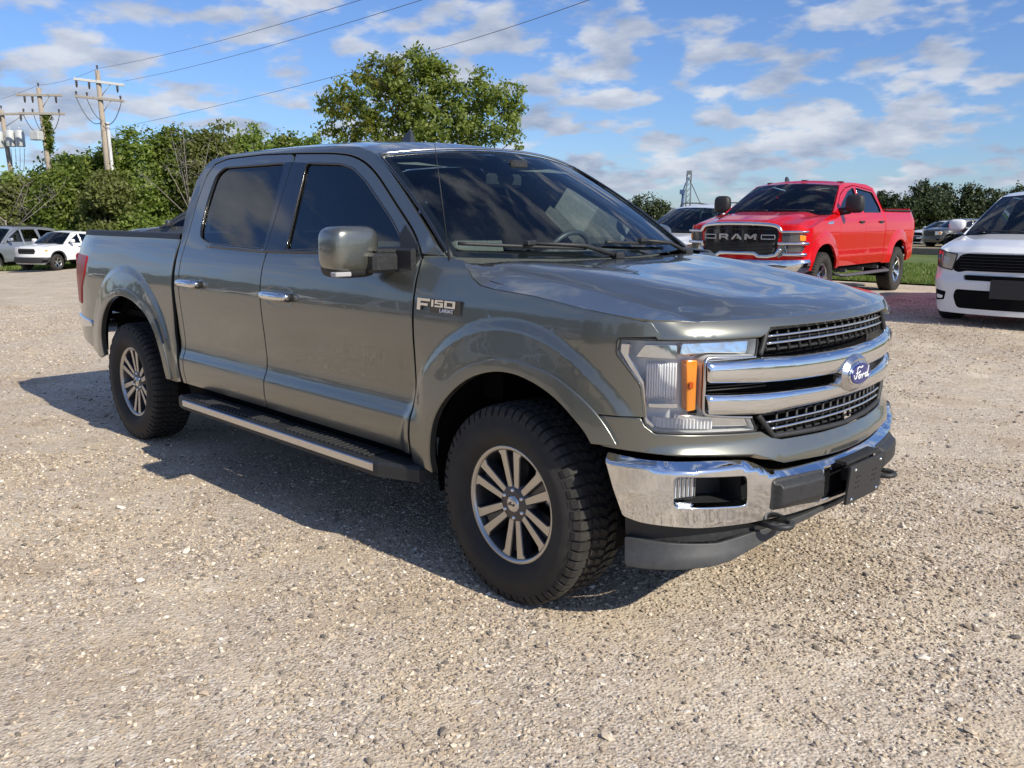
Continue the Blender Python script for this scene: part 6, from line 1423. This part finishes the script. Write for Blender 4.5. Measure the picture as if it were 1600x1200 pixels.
nm_ = ['dark tree just right of the red pickup cab', 'low dark tree above the red pickup tailgate', 'tallest rounded dark tree in the right tree line', 'dark tree left of the pointed cedar', 'pointed dark cedar sticking out of the right tree line', 'thin cedar right of the pointed one',
       'dark rounded tree above the white SUV windshield pillar', 'dark tree above the white SUV roof', 'dark tree at the right edge above the SUV roof', 'dark treetop hidden behind the red pickup cab', 'dark tree beyond the right edge', 'low dark tree in front of the tall rounded one', 'low dark tree over the far white car', 'low dark tree behind the white SUV mirror']
for i, ((px, ty, w, D, kind), lab) in enumerate(zip(right, nm_)):
    bx, by = at(px, D); bz = float(terrain(bx, by)); zt = float(at3(px, ty+5, D)[2])-bz; rw_ = w/2/FPX*D; rr_ = np.random.default_rng(300+i)
    if kind == 'c': lobes = [(rr_.normal()*.15, rr_.normal()*.15, zt*q, rw_*(1.15-q)*1.1, rw_*(1.15-q)*1.1, zt*.11) for q in np.linspace(.1, .97, 9)]
    else: lobes = [(0, 0, zt*.5, rw_, rw_, zt*.48)]+[(rr_.normal()*rw_*.5, rr_.normal()*rw_*.4, zt*(.35+.5*rr_.random()), rw_*.5, rw_*.5, zt*.2) for _ in range(6)]
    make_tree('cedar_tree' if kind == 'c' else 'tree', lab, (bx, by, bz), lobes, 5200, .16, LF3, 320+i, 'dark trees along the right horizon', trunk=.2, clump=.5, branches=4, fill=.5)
# far-off wood all round the horizon
n = 26000; a = rng.random(n)*2*pi; r_ = 210+60*rng.random(n); x = r_*np.cos(a); y = r_*np.sin(a)
hh = 4.2+1.6*np.sin(a*9)+1.2*np.sin(a*23+1)+.8*np.sin(a*51); Dd = (x-CAM[0])*FH[0]+(y-CAM[1])*FH[1]; hh = np.where(Dd > 0, hh*.55, hh*1.9)
z = terrain(x, y)+hh*rng.random(n)**.7
P = np.stack([x, y, z], -1); N = -P/np.linalg.norm(P, axis=1)[:, None]; N[:, 2] = .5
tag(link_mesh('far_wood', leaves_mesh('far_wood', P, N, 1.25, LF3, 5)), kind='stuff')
# ================================================================ utility poles, wires, tower, rail
PW = add_noise(principled('weathered_pole', (.34, .29, .23), .9), 30, .3, .3, .006)
CW = add_noise(principled('crossarm_timber', (.36, .33, .28), .85), 20, .25, .3, .004)
CWW = principled('painted_crossarm', (.62, .62, .60), .6)
INS = principled('insulator_dark', (.05, .04, .04), .3, 0, .5); WIRE = principled('wire', (.09, .09, .10), .5); TRF = add_noise(principled('transformer_grey', (.50, .52, .52), .45), 6, .1)
PVC = principled('conduit_grey', (.52, .52, .51), .5)
def utility_pole(label, D, ptop, arms, drops, extra=None, lean=(0, 0)):
    """ptop: picture position of the pole top; arms: list of (py at pole, left px, right px, py left, py right, mat)"""
    T = at3(ptop[0], ptop[1], D); bx, by = T[0], T[1]; bz = float(terrain(bx, by)); t = thing('utility_pole', label, 'utility pole', (bx, by, bz), group='wooden utility poles behind the trees'); H = T[2]-bz
    lx, ly = lean[0]*RH[0], lean[0]*RH[1]
    def ax(z): q = 1-z/H; return np.array([lx*q, ly*q, z])
    mb = MB(); mb.tube([ax(-.3), ax(H*.5), ax(H)], [.17, .145, .12], 12); mb.build('pole', PW, t)
    mb = MB(); mb.tube([ax(H), ax(H)+np.array([0, 0, .12])], [.02, .02], 6); mb.lathe([(0, .16), (.05, .15), (.06, .10), (.03, .06), (.06, .03), (.03, 0)], 12, axis='z', c=tuple(ax(H)+np.array([0, 0, .1]))); mb.build('insulator', INS, t)
    base = np.array([bx, by, bz]); pts = {}
    for k, (pl_, pr_, pyl, pyr, mat, hang, fr) in enumerate(arms):
        a = at3(pl_, pyl, D-.15)-base; b = at3(pr_, pyr, D-.15)-base; d = (b-a); n_ = np.linalg.norm(d); ex = d/n_; ez = np.array([0, 0, 1]); ey = np.cross(ez, ex); ey /= np.linalg.norm(ey); ez = np.cross(ex, ey)
        mb = MB(); mb.box(tuple((a+b)/2), (n_, .10, .13), rot=np.stack([ex, ey, ez], 1), ch=.01); mb.build('crossarm', mat, t)
        for q in fr:
            c = a+d*q
            if hang: mb = MB(); mb.lathe([(0, -.42), (.04, -.40), (.045, -.30), (.075, -.27), (.04, -.22), (.075, -.18), (.04, -.13), (.075, -.10), (.03, -.06), (.02, 0)], 10, axis='z', c=tuple(c)); mb.build('insulator', INS, t)
            else: mb = MB(); mb.lathe([(0, .26), (.05, .24), (.06, .17), (.03, .13), (.05, .09), (.025, 0)], 10, axis='z', c=tuple(c)); mb.build('insulator', INS, t)
            pts[(k, q)] = c
        mb = MB(); c = ax((a[2]+b[2])/2-.75); 
        for q in (.74,): mb.tube([a+d*q, c], .022, 5)
        mb.build('brace', CW, t)
    for p0, p1, sag in drops:
        a = at3(p0[0], p0[1], D-.25)-base; b = at3(p1[0], p1[1], D-.25)-base; mb = MB(); tt = np.linspace(0, 1, 12); P = [a+(b-a)*q+np.array([0, 0, -sag*4*q*(1-q)]) for q in tt]; mb.tube(P, .022, 5); mb.build('jumper_cable', WIRE, t)
    if extra: extra(t, base, ax, H)
    return t, base
def ex1(t, base, ax, H):
    mb = MB(); a = at3(163, 195, 46.75)-base; q = np.array([RH[0]*.24, RH[1]*.24, 0]); z1 = a[2]; mb.tube([ax(0)+q, ax(z1)+q], .085, 10); mb.tube([ax(z1)+q, ax(z1+.14)+q], [.10, .11], 10); mb.build('conduit_pipe', PVC, t)
utility_pole('tallest leaning wooden utility pole with white upper crossarm, right of the others', 47, (152, 110),
    [(115, 194, 123, 133, CWW, True, (.05, .30, .86)), (117, 194, 150, 158, CW, False, (.03, .25, .93))],
    [((119, 152), (160, 190), .55), ((136, 155), (160, 188), .25), ((190, 158), (163, 192), .45)], ex1, lean=(.25, 0))
def ex2(t, base, ax, H):
    mb = MB(); c = at3(57, 212, 49.4)-base; mb.box(tuple(c), (.55, .45, .48), rz=.6, ch=.03); mb.build('equipment_box', TRF, t)
    r_ = np.random.default_rng(3); z0 = (at3(70, 235, 50)-base)[2]; z1 = (at3(70, 185, 50)-base)[2]; P = []
    for _ in range(1500):
        z = z0+(z1-z0)*r_.random(); c = ax(z)+np.array([*(RH*(.12+.25*r_.random()*math.exp(-((z-z0-.9)/.9)**2))), 0])+r_.normal(size=3)*.10; P.append(c)
    e = at3(78, 182, 50)-base; c0 = ax(z1)
    for _ in range(250): q = r_.random(); P.append(c0+(e-c0)*q+r_.normal(size=3)*.07)
    P = np.array(P); link_mesh('ivy', leaves_mesh('ivy', P, r_.normal(size=P.shape), .07, LF1, 8), t)
utility_pole('middle wooden utility pole with ivy and a grey box on it', 50, (60, 137),
    [(25, 97, 148, 149, CW, True, (.18, .35, .86)), (30, 101, 177, 178, CW, False, (.1, .3, .88))],
    [((37, 180), (64, 203), .4), ((53, 180), (64, 203), .15), ((93, 180), (75, 201), .4)], ex2, lean=(.35, 0))
def ex3(t, base, ax, H):
    for px, z_ in ((-2, 218), (16, 216), (31, 216)):
        c = at3(px, z_, 52.2)-base; mb = MB(); mb.lathe([(0, -.48), (.24, -.48), (.26, -.44), (.26, .38), (.22, .44), (.05, .47), (0, .47)], 20, axis='z', c=tuple(c)); mb.tube([c+np.array([0, 0, .45]), c+np.array([0, 0, .62])], [.04, .03], 8); mb.build('transformer', TRF, t)
    for k in range(5):
        a = at3(10+k*7, 232, 52)-base; b = at3(14+k*5, 250+k*4, 52)-base; mb = MB(); tt = np.linspace(0, 1, 8); mb.tube([a+(b-a)*q+np.array([0, 0, -.5*4*q*(1-q)]) for q in tt], .015, 4); mb.build('jumper_cable', WIRE, t)
utility_pole('leftmost utility pole carrying three grey transformers, cut by the edge', 53, (2, 172),
    [(-20, 60, 179, 177, CW, True, (.65, .25))], [], ex3, lean=(.5, 0))
def wire(label, pts, n=40, r_=.008, sag=.25):
    P = [at3(*p) for p in pts]; out = []
    for a, b in zip(P[:-1], P[1:]):
        for q in np.linspace(0, 1, n): out.append(a+(b-a)*q+np.array([0, 0, -sag*4*q*(1-q)]))
    mb = MB(); mb.tube(out, r_, 5); tag(mb.build('power_line', WIRE), label, 'wire', 'overhead power lines')
wire('overhead power line running from the tallest pole top towards the upper right', [(152, 107, 47), (930, -118, 16)])
wire('second overhead line just below the top one, from the white crossarm', [(192, 127, 47), (1000, -112, 16)])
wire('lower overhead line passing in front of the big tree', [(158, 205, 47), (700, 72, 26), (1300, -150, 14)], sag=.12)
wire('short line between the middle pole and the tallest pole', [(60, 133, 50), (152, 107, 47)], sag=.15)
wire('faint overhead line left of the middle pole', [(-60, 168, 53), (60, 133, 50)], sag=.15)
# grain elevator leg with guys, far off
ST = principled('galvanised_steel', (.12, .15, .17), .5, .2); BL = principled('blue_steel', (.03, .07, .16), .5)
Dt = 190; bx, by = at(1073, Dt); t = thing('elevator_tower', 'thin grey lattice tower with stays on the far horizon', 'tower', (bx, by, 0)); H = float(at3(1073, 272, Dt)[2]); mb = MB()
for dx in (-.45, .45): mb.tube([(dx*RH[0], dx*RH[1], -1), (dx*RH[0], dx*RH[1], H)], .15, 6)
mb.build('mast', ST, t); mb = MB()
for k in range(8): z = H*(.1+.11*k); mb.tube([(-.45*RH[0], -.45*RH[1], z), (.45*RH[0], .45*RH[1], z+H*.1)], .06, 4)
mb.box((0, 0, H+.3), (1.0, .9, .8), rz=.7); mb.build('lattice', ST, t)
for dx in (5.5, -3): mb = MB(); mb.tube([(0, 0, H*.92), (dx*RH[0], dx*RH[1], -1)], .10, 4); mb.build('stay', ST, t)
bx, by = at(1063, Dt-5); t = thing('loading_crane', 'small blue spout structure beside the thin tower on the horizon', 'crane', (bx, by, 0)); z1 = float(at3(1063, 298, Dt)[2]); mb = MB(); mb.tube([(0, 0, -1), (.3*RH[0], .3*RH[1], z1)], [.42, .28], 8); mb.build('column', BL, t)
mb = MB(); mb.tube([(0, 0, z1-1), (.5*RH[0], .5*RH[1], z1+.8), (1.2*RH[0], 1.2*RH[1], z1+2.6)], .13, 6); mb.box((0, 0, z1-.4), (.9, .8, .9), rz=.7); mb.build('boom', BL, t)
# low timber rail beyond the verge
t = thing('timber_rail', 'low weathered timber barrier on the grass between the red pickup and the white SUV', 'barrier', (-10, 33.6, float(terrain(-10, 33.6)))); 
for k in range(4): mb = MB(); mb.box((-6+k*4.02, 0, .22), (3.98, .22, .28), ch=.03); mb.build('beam', add_noise(principled('grey_timber', (.22, .18, .15), .9), 12, .3, .4, .01), t)
for k in range(5): mb = MB(); mb.box((-8+k*4.02, .22, .15), (.2, .2, .5), ch=.02); mb.build('post', MATS['grey_timber'], t)
# ------------------------------------------------ place the remaining vehicles
def place(o, px, D, yaw, dz=0):
    x, y = at(px, D); o.location = (x, y, float(terrain(x, y))+dz); o.rotation_euler = (0, 0, R(yaw)); return o
place(pk, 243, 26, 225, -.04)
def recolor(root, old, new):
    for o in [root]+list(root.children_recursive):
        for s_ in o.material_slots:
            if s_.material == old: s_.link = 'OBJECT'; s_.material = new
def dup(src, label, old=None, new=None, group=None):
    c = copy_tree(src); c['label'] = label
    if group: c['group'] = group
    if old: recolor(c, old, new)
    return c
BLK = paint('dark_bronze_paint', (.045, .042, .038), .5, .4)
place(dup(pk, 'dark pickup parked far away, seen between the red pickup and the white SUV', group='cars on the far side of the field'), 1470, 60, 238)
place(dup(suv2, 'white SUV far away behind the red pickup tailgate', group='cars on the far side of the field'), 1447, 66, 240)
place(dup(suv2, 'black SUV with sun glare far away beside the white SUV hood', WHITE, BLK, 'cars on the far side of the field'), 1520, 58, 236)
place(dup(suv2, 'white SUV far away, mostly hidden by the dark pickup', None, None, 'cars on the far side of the field'), 1476, 70, 240)
# vehicles parked across the lot behind the photographer, mirrored in the bodywork
g_ = 'vehicles across the lot behind the camera'
for (src, x, y, yaw, lab, old, new) in ((pk, -6.5, -19, 80, 'charcoal pickup across the lot behind the camera, left end', None, None), (suv2, -2.6, -19.5, 84, 'white SUV across the lot behind the camera', None, None), (exped, 1.2, -19, 86, 'silver SUV across the lot behind the camera', None, None), (pk, 5.0, -19.3, 88, 'blue-silver pickup across the lot behind the camera', GREY, SILVER), (suv2, 9.0, -19.2, 90, 'black SUV across the lot behind the camera', WHITE, BLK), (pk, -10.6, -19.2, 80, 'white pickup across the lot behind the camera', GREY, WHITE)):
    c = dup(src, lab, old, new, g_); y += 7.2; x = x*1.75-20; c.location = (x, y, float(terrain(x, y))); c.rotation_euler = (0, 0, R(yaw))

n = 9000; x = -75+85*rng.random(n); y = -21-3*rng.random(n); hh = 3.4+.8*np.sin(x*.5)+.5*np.sin(x*1.7+1)
P = np.stack([x, y, terrain(x, y)+hh*rng.random(n)**.8], -1); N = np.tile([0., 1., .5], (n, 1))
tag(link_mesh('hedge_mass', leaves_mesh('hedge_mass', P, N, .42, LF3, 77)), kind='stuff')
